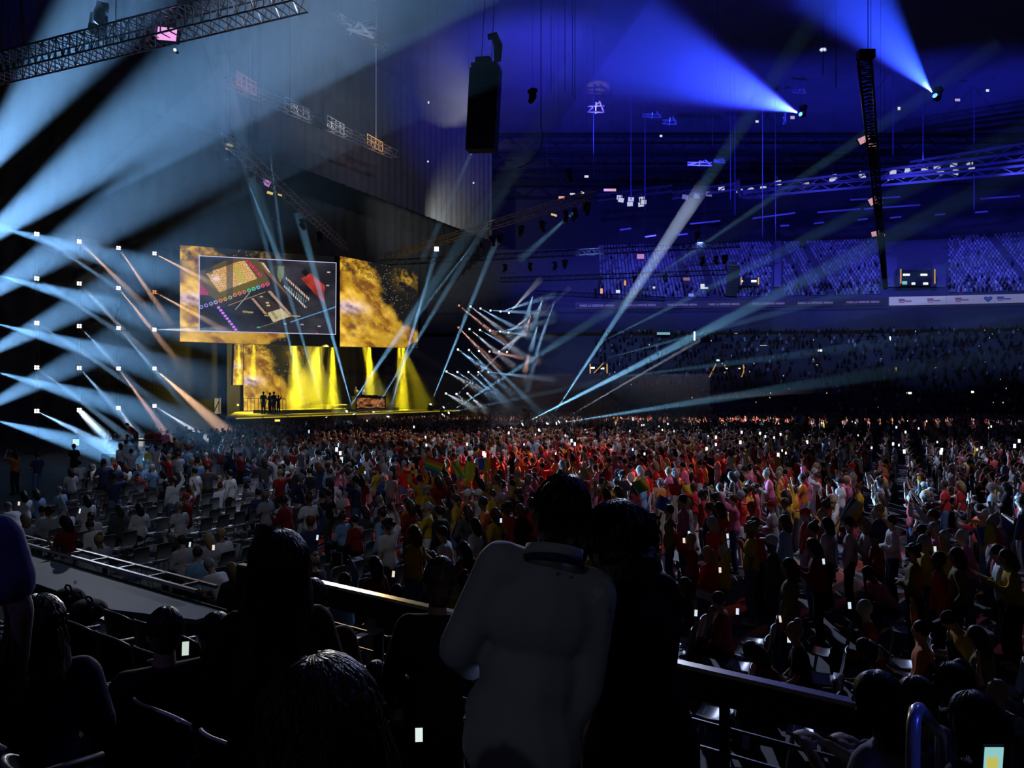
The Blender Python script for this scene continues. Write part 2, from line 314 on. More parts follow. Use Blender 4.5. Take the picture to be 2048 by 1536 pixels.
# ---------------------------------------------------------------- the shell of the arena
RD = Vector((.4594, .8882, 0)); FD = Vector((-.8882, .4594, 0))     # along the rows of floor chairs; the way they face
SF = Vector((-23.2, 62, 0))                                         # near end of the stage front
def fl(a, b, z=0.): return SF+RD*a-FD*b+Vector((0, 0, z))           # a along the stage front, b away from the stage
FLOORM = mat('arena_floor', (.055, .052, .055), .75, 0, .5, .55, .25, .2)
struct(MB().plate([(-120, -12, 0), (160, -12, 0), (160, 190, 0), (-120, 190, 0)], .3).build('floor', FLOORM))
CEILM = mat('roof_deck', (.10, .10, .12), .8, 0, .3, .3)
ceil = struct(MB().plate([(-120, 190, 44), (160, 190, 44), (160, -12, 44), (-120, -12, 44)], .5).build('ceiling', CEILM))
for i in range(9):                                                   # roof girders
    y = 112+i*9; m = MB()
    for dz in (0, 2.2): m.bar((-90, y, 41+dz), (140, y, 41+dz), .35)
    for k in range(40): m.bar((-90+k*5.75, y, 41), (-90+k*5.75+2.9, y, 43.2), .16); m.bar((-90+k*5.75+2.9, y, 43.2), (-90+k*5.75+5.75, y, 41), .16)
    m  .build('girder', mat('girder_paint', (.012, .012, .016), .8), ceil, kind='stuff')
WALLM = mat('black_drape', (.05, .05, .055), .95, 0, .3, 1.2)
def drape(name, A, B, z0, z1, m, amp=.25, step=.7):
    """a hanging curtain with vertical folds"""
    A = Vector(A); B = Vector(B); d = B-A; n = max(4, int(d.length/step)); nrm = Vector((d.y, -d.x, 0)).normalized(); b = MB(); vs = []; rnd = random.Random(int(z1*10))
    for i in range(n+1):
        p = A+d*(i/n)+nrm*amp*(math.sin(i*1.9)+.5*rnd.uniform(-1, 1))
        vs += [(p.x, p.y, z0), (p.x, p.y, z1)]
    b.add(vs, [(2*i, 2*i+2, 2*i+3, 2*i+1) for i in range(n)]); return b.build(name, m, None, True)
struct(drape('wall_back', fl(-62, -19), fl(90, -19), 0, 44, WALLM))
struct(MB().plate([(-60, -12, 0), (-60, -12, 44), (-60, 120, 44), (-60, 120, 0)], .4).build('wall_left', WALLM))
o = drape('border_curtain', fl(-24, 0)+FD*6.5, fl(56, 0)+FD*6.5, 27.9, 43.8, mat('grey_drape', (.085, .08, .08), .95, 0, .3, .8), .12, .4)
tag(o, 'long grey border curtain hanging in folds above the catwalk behind the stage', 'curtain')
# ---------------------------------------------------------------- the far stands, curving round the end of the arena
BR = [(-40, 119), (-8, 121.5), (13.5, 119.5), (32, 117.8), (50, 115.6), (65, 113.2), (78, 110.3), (92, 106), (108, 100)]
def bowl(off):
    """the line of the balcony front moved outwards by off"""
    out = []
    for i, p in enumerate(BR):
        a = Vector(BR[max(0, i-1)]); b = Vector(BR[min(len(BR)-1, i+1)]); d = (b-a).normalized(); out.append(Vector((p[0]-d.y*off, p[1]+d.x*off, 0)))
    return out
def bowl_strip(m, o0, z0, o1, z1):
    A = bowl(o0); B = bowl(o1); vs = []
    for a, b in zip(A, B): vs += [(a.x, a.y, z0), (b.x, b.y, z1)]
    m.add(vs, [(2*i, 2*i+2, 2*i+3, 2*i+1) for i in range(len(A)-1)])
CONC = mat('stand_concrete', (.10, .10, .12), .9, 0, .25, .8)
lo = struct(thing('stand', 'dark lower stand across the far side of the arena', 'stand')); up = struct(thing('stand', 'blue lit upper stand above the far balcony', 'stand'))
for o in (lo, up): del o['category']
bowl_z = []
for k in range(20):                                                  # lower tier: one step a row
    m = MB(); z = 1.6+k*.62; bowl_strip(m, -18+k*.85, z, -18+(k+1)*.85, z); bowl_strip(m, -18+k*.85, z-.62 if k else 0, -18+k*.85, z); m.build('step', CONC, lo); bowl_z.append((-18+k*.85+.4, z))
m = MB(); bowl_strip(m, -1, 14, -1, 17.0); bowl_strip(m, -1, 17, .2, 17.6); m.build('concourse_wall', CONC, lo)
up_z = []
for k in range(20):
    m = MB(); z = 19.6+k*.62; bowl_strip(m, .6+k*.95, z, .6+(k+1)*.95, z); bowl_strip(m, .6+k*.95, z-.62 if k else 18, .6+k*.95, z); m.build('step', CONC, up); up_z.append((.6+k*.95+.5, z))
m = MB(); bowl_strip(m, 20, 31, 20, 44); struct(m.build('wall_far', WALLM))
m = MB(); bowl_strip(m, 0, 17.5, 0, 19.2); bowl_strip(m, 0, 19.2, .5, 19.2); m.build('parapet', CONC, up)
# advertising boards along the balcony front
def font_mesh(txt, size, m, ext=.01, align='CENTER'):
    cu = bpy.data.curves.new('lettering', 'FONT'); cu.body = txt; cu.size = size; cu.extrude = ext; cu.align_x = align; cu.align_y = 'CENTER'; cu.resolution_u = 2
    o = bpy.data.objects.new('lettering', cu); C.objects.link(o); dg = bpy.context.evaluated_depsgraph_get(); me = bpy.data.meshes.new_from_object(o.evaluated_get(dg))
    bpy.data.objects.remove(o); me.materials.clear(); me.materials.append(m); return me
def bowl_at(x):
    L = bowl(-.25)
    for a, b in zip(L, L[1:]):
        if a.x <= x <= b.x: t = (x-a.x)/(b.x-a.x); d = (b-a).normalized(); return a+(b-a)*t, math.atan2(d.y, d.x)
BANB = emit('ribbon_dark', (.04, .04, .14), .18); LETB = emit('ribbon_letters', (.30, .26, .80), .62); BANW = emit('ribbon_white', (.34, .36, .75), .62); LOGO = emit('ribbon_logo', (.30, .16, .5), .35); LOGB = emit('ribbon_blue', (.06, .10, .55), .5)
LM = font_mesh('PARIS LA DEFENSE ARENA', 1.02, LETB)
xs = [13.6+i*6.95 for i in range(8)]
def px_x(px):                                                        # where the balcony front stands under picture column px
    L = bowl(-.25); k = (px-1024)/F
    for a, b in zip(L, L[1:]):
        den = (b.x-a.x)-k*(b.y-a.y)
        if abs(den) > 1e-9 and 0 <= (t := (k*a.y-a.x)/den) <= 1: return a.x+(b.x-a.x)*t
    return L[-1].x
cols = [(1180, 1188), (1258, 1318), (1335, 1400), (1417, 1485), (1503, 1576), (1596, 1672), (1695, 1778)]
edges = [1150, 1245, 1327, 1409, 1495, 1586, 1684, 1776]
for i in range(7):
    xa, xb = px_x(edges[i]), px_x(edges[i+1]); p, a = bowl_at((xa+xb)/2); w = (Vector(bowl_at(xb)[0])-bowl_at(xa)[0]).length
    t = thing('advertising_board', 'dim violet LED ribbon board with the arena name, %s of seven on the balcony' % ['first', 'second', 'third', 'fourth', 'fifth', 'sixth', 'last'][i], 'board', (p.x, p.y, 18.4), a, 'violet ribbon boards on the balcony')
    MB().box((0, 0, 0), (w-.04, .12, 1.15)).build('board', BANB, t)
    lt = put('lettering', LM, t, loc=(-.3, -.07, -.02), rot=(PI/2, 0, 0)); k = w*.80/13.2; lt.scale = (k, k*1.1, 1)
for i in range(4):
    ed = [1778, 1838, 1893, 1950, 2062]; xa, xb = px_x(ed[i]), px_x(ed[i+1]); p, a = bowl_at((xa+xb)/2); w = (Vector(bowl_at(xb)[0])-bowl_at(xa)[0]).length
    t = thing('advertising_board', 'pale violet ribbon board with small logo, %s along the balcony' % ['first of four', 'second of four', 'third of four', 'last and longest'][i], 'board', (p.x, p.y, 18.45), a, 'pale ribbon boards on the balcony')
    MB().box((0, 0, 0), (w-.04, .12, 1.3)).build('board', BANW, t)
    g = MB().box((-.35, -.09, .12), (.9, .03, .42)).box((.55, -.09, -.05), (1.0, .03, .22)).box((-.35, -.09, -.25), (.7, .03, .14)); g.build('logo', LOGO if i < 3 else LOGB, t)
    if i == 3:
        h = MB(); vs = [(math.copysign(abs(math.sin(u))**3, math.sin(u))*.6, -.1, .42*(13*math.cos(u)-5*math.cos(2*u)-2*math.cos(3*u)-math.cos(4*u))/13) for u in [2*PI*j/24 for j in range(24)]]
        h.add([(v[0]-2.0, v[1], v[2]) for v in vs]+[(v[0]-2.0, v[1]+.03, v[2]) for v in vs], [tuple(range(24))]+[(j, (j+1) % 24, 24+(j+1) % 24, 24+j) for j in range(24)]).build('heart', LOGB, t)
# empty seats of the upper stand, too far off to tell apart one by one
def merged(name, base, xf, col, m, kind='stuff', label=None):
    """many small copies in one mesh: base (verts, tris-or-quads array), list of 3x4 transforms, colour per copy"""
    V, Fc = np.array(base[0], float), np.array(base[1], int); n = len(xf); xf = np.array(xf)
    out = np.einsum('nij,vj->nvi', xf[:, :, :3], V)+xf[:, None, :, 3]; fc = (Fc[None]+np.arange(n)[:, None, None]*len(V)).reshape(-1, Fc.shape[1])
    me = np_mesh(name, out.reshape(-1, 3), fc, np.repeat(np.array(col, float), len(V), axis=0) if len(col) == n else np.array(col).reshape(-1, 3), m)
    return put(name, me, None, label, kind=kind)
def np_mesh(name, V, Fc, col, m, smooth=False):
    me = bpy.data.meshes.new(name); k = Fc.shape[1]; me.vertices.add(len(V)); me.vertices.foreach_set('co', V.astype(np.float32).ravel())
    me.loops.add(Fc.size); me.loops.foreach_set('vertex_index', Fc.astype(np.int32).ravel()); me.polygons.add(len(Fc)); me.polygons.foreach_set('loop_start', np.arange(0, Fc.size, k, dtype=np.int32))
    me.update(calc_edges=True)
    if col is not None:
        a = me.color_attributes.new('col', 'FLOAT_COLOR', 'POINT'); a.data.foreach_set('color', np.hstack([col, np.ones((len(col), 1))]).astype(np.float32).ravel())
    if smooth: me.polygons.foreach_set('use_smooth', np.ones(len(Fc), bool))
    me.materials.append(m); me.validate(); return me
ATT = attr_mat('many_colours'); rnd = random.Random(4); nrs = np.random.RandomState(4)
def in_wall(p): x = 1024+F*p.x/p.y; return any(u-4 < x < v+4 for u, v in ((1766, 1796), (1795, 1866), (1863, 1894), (1546, 1564)))
BOXQ = MB().box((0, 0, .2), (.40, .38, .06)).box((0, .2, .45), (.40, .06, .5))
xf = []; col = []
for off, z in up_z:
    L = bowl(off)
    for a, b in zip(L[2:], L[3:]):
        d = b-a; n = int(d.length/.56); ang = math.atan2(d.y, d.x); c, s = math.cos(ang), math.sin(ang)
        for i in range(n):
            p = a+d*(i/n)
            if i % 26 in (0, 1) or in_wall(p): continue
            xf.append([[c, -s, 0, p.x], [s, c, 0, p.y], [0, 0, 1, z]]); g = rnd.uniform(.18, .5); col.append((g, g, g))
merged('seat_rows', (BOXQ.v, BOXQ.f), xf, col, ATT, label='rows of empty seats in the blue lit upper stand')
# stairs, vomitories with lamps and lit yellow handrails in the stands
LAMPW = emit('lamp_white', (.8, 1, .95), 1.6); LAMPY = emit('rail_amber', (1, .55, .12), .55); GLOWC = emit('glow_teal', (.25, .75, .7), .8)
def px_D(px, off=0):
    L = bowl(off); k = (px-1024)/F
    for a, b in zip(L, L[1:]):                                       # where the line x = k*y meets the bowl
        den = (b.x-a.x)-k*(b.y-a.y)
        if abs(den) > 1e-9 and 0 <= (t := (k*a.y-a.x)/den) <= 1: return a.y+(b.y-a.y)*t
    return 110
def vomitory(label, px0, px1, ytop, ybot, off, lamps):
    D = px_D((px0+px1)/2, off); A = P(px0, ybot, D); B = P(px1, ytop, D); t = thing('vomitory', label, 'stand entrance', ((A.x+B.x)/2, D, A.z)); w = B.x-A.x; h = B.z-A.z
    MB().box((0, .15, h/2), (w, .2, h)).build('passage_shade', mat('passage_shade', (.02, .022, .03), .9), t)  # solid slab whose dark colour stands in for shade inside the passage
    for s in (-1, 1): MB().box((s*w/2, -.15, h/2), (.25, 1.2, h+.3)).build('side_wall', CONC, t)
    for s in (-1, 1): MB().box((s*(w/2-.1), -.8, h*.55), (.16, .1, h*.9)).build('handrail', LAMPY, t)
    for (u, v, ww, hh) in lamps: MB().box((w*(u-.5), -.05, h*v), (ww, .12, hh)).build('lamp', LAMPW if hh < .4 else GLOWC, t)
vomitory('stand entrance with amber rails and lamps at right of the lower stand', 1785, 1866, 735, 768, -9, [(.25, .75, .8, .25), (.7, .75, .8, .25), (.3, .4, .9, .5), (.55, .6, .8, .2), (.8, .4, .5, .5)])
vomitory('stand entrance with two teal lamps in the middle of the lower stand', 1445, 1485, 730, 752, -9, [(.15, .65, .6, .25), (.85, .65, .6, .25)])
vomitory('stand entrance with amber rail low behind the far stage lights', 1178, 1214, 728, 750, -9, [(.2, .65, .6, .25), (.75, .6, .5, .25)])
vomitory('upper stand entrance between two blue stair walls with amber rails', 1795, 1865, 540, 572, 1.0, [(.25, .7, 1.0, .3), (.75, .7, 1.0, .3), (.2, .2, .7, .5), (.45, .15, .5, .3), (.8, .15, .7, .3)])
vomitory('upper stand entrance beside the distant hanging speaker', 1478, 1515, 556, 572, 1.0, [(.1, .6, .6, .25), (.8, .6, .8, .3)])
BLUEW = mat('stair_wall', (.30, .30, .34), .8)
for i, (a, b) in enumerate([(1768, 1794), (1865, 1892), (1548, 1562)]):
    D = px_D((a+b)/2, 2); A = P(a, 565, D); B = P(b, 485, D+16)
    t = MB().plate([P(a, 570, D), P(b, 570, D), P(b+1, 482, D+17), P(a+1, 482, D+17)], .3).build('stair_wall', BLUEW)
    tag(t, 'smooth sloping stair wall in the blue upper stand, %s' % ['beside the hanging truss', 'widest, right of the entrance', 'narrow, left of the empty block'][i], 'wall', 'stair walls in the upper stand')
def hang(t, to=None):
    """the thin steel wire or clamp arm that a flown thing hangs by"""
    p = t.location; q = Vector((p.x, p.y, 43.9)) if to is None else to; R = t.rotation_euler.to_matrix().inverted(); s = t.scale.x
    MB().cyl((0, 0, 0), R@((q-p)/s), (.008 if to is None else .02)/s, None, 5).build('hanger', BLACK, t)
def small_lamp(x, y, D, w, h, label, m=None, rot=0):
    t = thing('stand_lamp', label, 'lamp', P(x, y, D)); s = D/F
    MB().box((0, .08, 0), (w*s*1.15, .12, h*s*1.15)).build('housing', BLACK, t); q = MB().box((0, 0, 0), (w*s, .06, h*s)).build('lens', m or LAMPW, t); t.rotation_euler = (0, rot, 0)
    if t.location.z > 16 and t.location.y < 94: hang(t)
for i, (x, y, w, h, wd, off) in enumerate([(1327, 667, 26, 5, 'wide teal lamp over the concourse', -3), (1389, 672, 3, 18, 'tall thin strip lamp on the concourse', -3), (1527, 692, 14, 3, 'low flat lamp under the balcony', -3), (1768, 692, 14, 4, 'bright flat lamp under the balcony at right', -3), (1780, 677, 3, 8, 'small upright lamp above the flat one', -3), (1640, 701, 8, 4, 'round lamp in the dark lower stand', -6), (1634, 731, 8, 4, 'lamp in the dark stand, lower of two', -8), (1512, 738, 7, 4, 'lamp beside the middle entrance', -8), (1436, 722, 6, 6, 'lamp over the middle entrance', -7), (1818, 786, 10, 4, 'lamp low in the right stand', -14), (1945, 784, 5, 4, 'small lamp low at far right of the stand', -14)]):
    small_lamp(x, y, px_D(x, off)-.6, w, h, wd, emit('teal_lamp', (.3, .7, .75), .55) if i == 0 else None)
for i, (x0, y0, x1, y1) in enumerate([(1418, 756, 1432, 728), (1482, 757, 1487, 744), (1188, 746, 1207, 726)]):
    D = px_D(x0, -10)-.8; t = thing('handrail', 'lit amber stair handrail slanting in the lower stand, %s' % ['longest one', 'short one by the entrance', 'one behind the far stage lights'][i], 'handrail', P(x0, y0, D)); e = P(x1, y1, D)-t.location
    MB().bar((0, 0, 0), e, .12).build('rail', LAMPY, t)
    for k in (.1, .9): MB().bar(e*k, e*k-Vector((0, 0, .9)), .06).build('post', DARK, t)
# blue glints of the steelwork above the upper stand
for i, (x0, y0, x1, y1) in enumerate([(1380, 448, 1440, 442), (1505, 437, 1590, 426), (1635, 425, 1720, 418), (1728, 418, 1840, 410), (1700, 400, 1800, 394), (1560, 452, 1578, 451), (1628, 447, 1648, 445), (1715, 440, 1735, 438), (1780, 436, 1802, 434), (1870, 430, 1890, 428), (1240, 460, 1262, 457), (1290, 474, 1312, 471), (1355, 470, 1375, 468), (1960, 398, 2040, 392), (1950, 425, 1975, 423)]):
    A = P(x0, y0, 108); B = P(x1, y1, 108); o = MB().bar(A, B, .22, .22).build('roof_purlin', mat('glossy_steel', (.35, .37, .42), .3, .6))
    tag(o, 'blue glinting roof purlin above the upper stand, %s from the screens' % ordw(i), 'beam', 'roof purlins above the upper stand')
# ---------------------------------------------------------------- fixtures and rigging
BLK2 = mat('fixture_black', (.02, .02, .022), .45, .2)
LENSES = {}
def lens_mat(col, s=4.):
    k = 'lens_%02d_%02d_%02d_%d' % (col[0]*99, col[1]*99, col[2]*99, s*10); return emit(k, col, s)
def aim_frame(d):
    return d.to_track_quat('Y', 'Z').to_euler()
QUADH = MB().box((0, -.12, 0), (.34, .22, .34)).box((0, -.3, 0), (.22, .18, .22)).mesh('housing', BLK2)
YOKE = MB().box((0, -.15, .28), (.5, .06, .05)).box((-.24, -.15, .1), (.04, .06, .36)).box((.24, -.15, .1), (.04, .06, .36)).mesh('yoke', BLK2)
def quad_light(A, d, col, label, group, size):
    t = thing('stage_light', label, 'stage light', A, group=group, rot=aim_frame(d)); t.scale = (size/.34,)*3
    put('housing', QUADH, t); put('yoke', YOKE, t); lm = lens_mat(col, 3.2 if col[1] > .5 else 1.4)
    for x in (-.085, .085):
        for z in (-.085, .085): MB().cyl((x, -.02, z), (x, .02, z), .075, .075, 10).build('lens', lm, t)
    return t
for (A, d, col, group, label, size) in STG:
    dd = (d*.55+(Vector((0, 0, EYE))-A).normalized()*.75).normalized(); quad_light(A, dd, col, label, group, size*.9)
for (name, xs_, D0, dD, y0, y1, lab) in [('left', LCOL, 50, 2.8, 455, 850, 'beside the large screen'), ('right', [918, 940, 960, 980, 1000, 1017], 100.4, 2.8, 600, 815, 'on the far side of the stage')]:
    for i, x in enumerate(xs_):
        A = P(x, y0, D0+dD*i+.55); t = thing('lighting_tower', 'thin black upright carrying stage lights %s, %s of %s' % (lab, ordw(i), 'four' if name == 'left' else 'six'), 'tower', (A.x, A.y, 0))
        for s in (-.12, .12): MB().bar((s, 0, 0), (s, 0, A.z), .035).build('upright', BLACK, t)
        m = MB()
        for k in range(int(A.z/.6)): m.bar((-.12, 0, k*.6), (.12, 0, k*.6+.3), .015)
        m.build('bracing', BLACK, t, kind='stuff'); MB().box((0, 0, .05), (.9, .9, .1)).build('base', BLACK, t)
MHB = MB().box((0, 0, .08), (.42, .34, .16)).mesh('base', BLK2); MHY = MB().box((-.19, 0, .33), (.05, .16, .36)).box((.19, 0, .33), (.05, .16, .36)).box((0, 0, .18), (.4, .2, .05)).mesh('yoke', BLK2)
MHH = MB().tube([(0, -.26, 0), (0, -.2, 0), (0, .05, 0), (0, .26, 0)], [.10, .15, .16, .13], 12).mesh('head', BLK2, True)
MHL = {}
def moving_head(p, d, label, group=None, scale=1., down=False, lit=None):
    t = thing('moving_head_light', label, 'stage light', p, group=group); t.scale = (scale,)*3
    az = math.atan2(-d.x, d.y); t.rotation_euler = (0, PI if down else 0, az if not down else -az*0+az)
    put('base', MHB, t); put('yoke', MHY, t); h = put('head', MHH, t, loc=(0, 0, .46)); el = math.asin(max(-1, min(1, d.z))); h.rotation_euler = (el if not down else -el, 0, 0)
    lm = lens_mat(lit, 3.) if lit else mat('dark_lens', (.03, .03, .05), .1)
    k = lm.name
    if k not in MHL: MHL[k] = MB().cyl((0, .255, 0), (0, .275, 0), .115, .115, 14).mesh('lens', lm)
    put('lens', MHL[k], h); return t
for (A, d, wd) in FLOOR_FIX:
    moving_head(A-Vector((0, 0, .46*1.2))-d*.28, d, 'moving head spotlight '+wd, 'spotlights that shine up from the floor', 1.2, lit=(.8, .95, 1))
# box trusses
AXES = []
def clamp(t):
    p = t.location
    qs = [a+(b-a)*max(0, min(1, (p-a).dot(b-a)/(b-a).length_squared)) for a, b in AXES]; q = min(qs, key=lambda q: (q-p).length)
    hang(t, q if (q-p).length < 6 else None)
def truss(A, B, w, label, n=None, rungs=False, r=.03, mt=None, up=None, h=None):
    A = Vector(A); B = Vector(B); AXES.append((A, B)); mt = mt or DARK; h = h or w; t = thing('truss', label, 'truss', A); d = B-A; L = d.length; d = d/L
    u = Vector(up) if up else Vector((0, 0, 1)); x = d.cross(u).normalized(); z = x.cross(d); n = n or max(3, int(L/w)); crn = [x*sx*w/2+z*sz*h/2 for sx, sz in ((-1, -1), (1, -1), (1, 1), (-1, 1))]
    for c in crn: MB().cyl(c, c+d*L, r, r, 6).build('chord', mt, t)
    if rungs:
        for i in range(n+1):
            for a, b in ((0, 1), (1, 2), (2, 3), (3, 0)): MB().cyl(crn[a]+d*(L*i/n), crn[b]+d*(L*i/n), r*.75, r*.75, 5).build('rung', mt, t)
    m = MB()
    for i in range(n):
        p0, p1 = d*(L*i/n), d*(L*(i+1)/n)
        for j, (a, b) in enumerate(((0, 1), (1, 2), (2, 3), (3, 0))):
            if rungs and j == 0: continue
            if i % 2: a, b = b, a
            m.cyl(crn[a]+p0, crn[b]+p1, r*.6, r*.6, 4, False)
    m.build('bracing', mt, t, kind='stuff')
    for k in (.12, .5, .88):
        p = d*(L*k); MB().cyl(p, p+Vector((0, 0, 43.9-(A+p).z)), .012, None, 5).build('hoist_chain', BLACK, t)
    return t
GLINT = mat('truss_glint', (.55, .44, .26), .4, .2)  # golden sheen of the lit trusses put into the base colour
T1 = truss(P(-60, 152, 19.2), P(600, -12, 15.2), .5, 'silvery ladder truss nearest the camera, slanting across the upper corner', 44, True, .022, STEELM)
truss(P(452, 275, 46), P(690, 494, 79), .62, 'dark truss running from the curtain down towards the gap between the screens', None, False, .035, GLINT)
truss(P(765, 517, 86), P(1187, 388, 59), .62, 'dark truss with lamps rising from the screens towards the gantry', None, False, .035, GLINT)
truss(P(760, 526, 90), P(1480, 488, 78), .6, 'dark horizontal truss with hanging lamps, upper of two before the far stand', None, False, .04)
truss(P(1000, 560, 104), P(1470, 544, 96), .6, 'dark horizontal truss, lower of two before the far stand', None, False, .04)
truss(P(1070, 585, 112), P(1330, 598, 108), .6, 'short dark truss low behind the far stage lights', None, False, .04)
T7 = truss(P(1729, 118, 26.3), P(1771, 575, 84), .42, 'long black truss seen nearly end on over the audience, with pink panels', None, True, .035, BLACK)
MB().box((0, -.1, .1), (.55, .3, .3)).build('end_plate', BLACK, T7)
T8 = truss(P(455, 162, 55.2), P(790, 309, 73.4), .7, 'long catwalk truss along the foot of the grey border curtain', None, False, .04, mat('catwalk_steel', (.22, .2, .2), .5, .5))
truss(P(668, 28, 66), P(772, 98, 72.5), .5, 'short truss at the head of the grey border curtain', None, False, .05, mat('catwalk_steel', (.22, .2, .2)))
for i, (xa, ya, xb, yb, m_) in enumerate([(474, 168, 512, 190, 'reddish'), (570, 217, 618, 240, 'pale'), (655, 252, 688, 270, 'white'), (735, 288, 765, 304, 'amber')]):
    D = lerp(56, 73, (xa-470)/300.); p = P(xa, ya, D-.5); q = P(xb, yb, D+2); t = thing('catwalk_railing', '%s lit railing section on the curtain catwalk, %s from the near end' % (m_, ordw(i)), 'railing', p); d = q-p
    cm = mat('rail_'+m_, {'reddish': (.5, .2, .18), 'pale': (.45, .45, .5), 'white': (.7, .72, .75), 'amber': (.6, .4, .3)}[m_], .4)
    for z in (0, .5, .95): MB().bar(Vector((0, 0, z)), d+Vector((0, 0, z)), .06).build('rail', cm, t)
    for k in range(5): MB().bar(d*(k/4), d*(k/4)+Vector((0, 0, 1)), .06).build('post', cm, t)
    wash(p+Vector((3, -6, -3)), p+d*.5, .2, {'reddish': (1, .4, .35), 'pale': (.7, .8, 1), 'white': (.9, .95, 1), 'amber': (1, .6, .5)}[m_], 2600)
# rig over the hall near the top of the picture
t = thing('roof_frame', 'pale braced steel frame high in the roof beside the curtain truss', 'frame', P(722, 58, 66)); s = 66/F
for a, b in (((-28, 0), (22, 8)), ((22, 8), (30, -2)), ((30, -2), (-5, -14)), ((-5, -14), (-28, 0)), ((-28, 0), (30, -2)), ((-5, -14), (22, 8))): MB().bar((a[0]*s, 0, -a[1]*s), (b[0]*s, 1, -b[1]*s), .16).build('bar', STEELM, t)
for k, y in enumerate((18, 26, 33)): MB().bar((-20*s, 2, y*s), (18*s, 2, y*s+.6), .15).build('bar', STEELM, t)
wash(P(760, 200, 60), P(722, 50, 66), .15, (.8, .85, 1), 9000)
def panel_light(p, w, h, label, rot=(0, 0, 0), cells=2, col=(1, .42, .95), s=.95):
    t = thing('panel_light', label, 'stage light', p, rot=rot)
    MB().box((0, .09, 0), (w*1.06, .14, h*1.06)).build('housing', BLK2, t)
    for i in range(cells): MB().box((w*((i+.5)/cells-.5), 0, 0), (w/cells*.96, .05, h)).build('lens', emit('pink_panel_%d%d' % (col[1]*100, s*100), col, s), t)
    MB().bar((0, .12, h*.5), (0, .12, h*.5+.14), .05).build('clamp', BLK2, t); clamp(t); return t
panel_light(P(334, 68, 16.6), .42, .27, 'bright pink two-cell panel light under the nearest truss', (0, .1, 0))
t = thing('stage_light', 'slim wedge-shaped white lamp head under the nearest truss beside the pink panel', 'stage light', P(291, 78, 16.7), rot=(0, .45, 0))
MB().box((0, 0, -.02), (.1, .12, .26)).build('housing', mat('pale_lamp', (.55, .5, .6), .4), t); MB().box((.1, 0, -.08), (.14, .1, .05)).build('barn_door', mat('lamp_brass', (.5, .4, .2), .4), t); MB().bar((0, 0, .1), (-.04, 0, .2), .03).build('clamp', BLK2, t); clamp(t)
t = thing('moving_head_light', 'black moving head light standing upright on the nearest truss', 'stage light', P(194, 66, 17.6), rot=(0, .12, .4)); t.scale = (.85,)*3
put('base', MHB, t); put('yoke', MHY, t); h = put('head', MHH, t, loc=(0, 0, .5)); h.rotation_euler = (1.0, 0, .3); MB().box((.05, 0, .78), (.3, .22, .16)).build('cowl', BLK2, t)
small_lamp(350, 100, 16.6, 4, 4, 'tiny white pilot lamp below the pink panel')
for i, (x, y, D, w, h, a) in enumerate([(1728, 279, 42, .62, .34, -.45), (1746, 291, 43, .55, .28, .12), (1746, 402, 56, .62, .5, -.5), (1758, 408, 57, .5, .3, .15), (1753, 467, 66, .9, .42, -.2), (1764, 471, 67, .5, .35, .2)]):
    panel_light(P(x, y, D-1), w, h, 'pink panel light under the end-on truss, %s from its near end' % ordw(i), (0, a, 0), 1, (1, .5, .62), .62)
panel_light(P(1281, 513, 80), .8, .5, 'pink panel light hanging under the upper horizontal truss', cells=1, s=.5); panel_light(P(532, 365, 55), .7, .42, 'violet panel light under the dark truss left of the screens', (0, .5, 0), 1, (.8, .3, .9), .5)
panel_light(P(1373, 558, 97), .9, .4, 'dim salmon panel light under the lower horizontal truss', cells=1, col=(1, .45, .4), s=.22)
# lamps hanging from the trusses
k = 0
for (x, y, D, nm) in [(500, 332, 52, ''), (520, 352, 54, ''), (605, 445, 68, ''), (640, 470, 74, ''), (960, 482, 74, ''), (985, 478, 72, ''), (1000, 474, 71, ''), (1042, 458, 68, ''), (1085, 448, 65, ''), (1132, 428, 62, ''), (1150, 424, 61, ''), (1173, 412, 60, ''), (1405, 520, 79, ''), (1432, 518, 79, ''), (1450, 516, 79, ''), (1395, 470, 79, ''), (1010, 535, 88, ''), (1060, 532, 87, ''), (1110, 530, 86, ''), (1130, 526, 85, ''), (1200, 560, 100, ''), (1270, 558, 99, ''), (1330, 556, 98, ''), (440, 300, 46.5, ''), (465, 318, 47.5, ''), (1140, 345, 59, ''), (1065, 185, 52, '')]:
    _h = moving_head(P(x, y-6, D), Vector((rnd.uniform(-.6, .6), rnd.uniform(-.4, .4), -.8)).normalized(), 'black moving head hanging unlit under the rigging, %s counting from the screens outward' % ordw(k), 'unlit lamps hanging under the trusses', 1.35, True); clamp(_h); k += 1
small_lamp(873, 498, 71.7, 9, 9, 'brightly lit lamp on the truss above the wide screen')
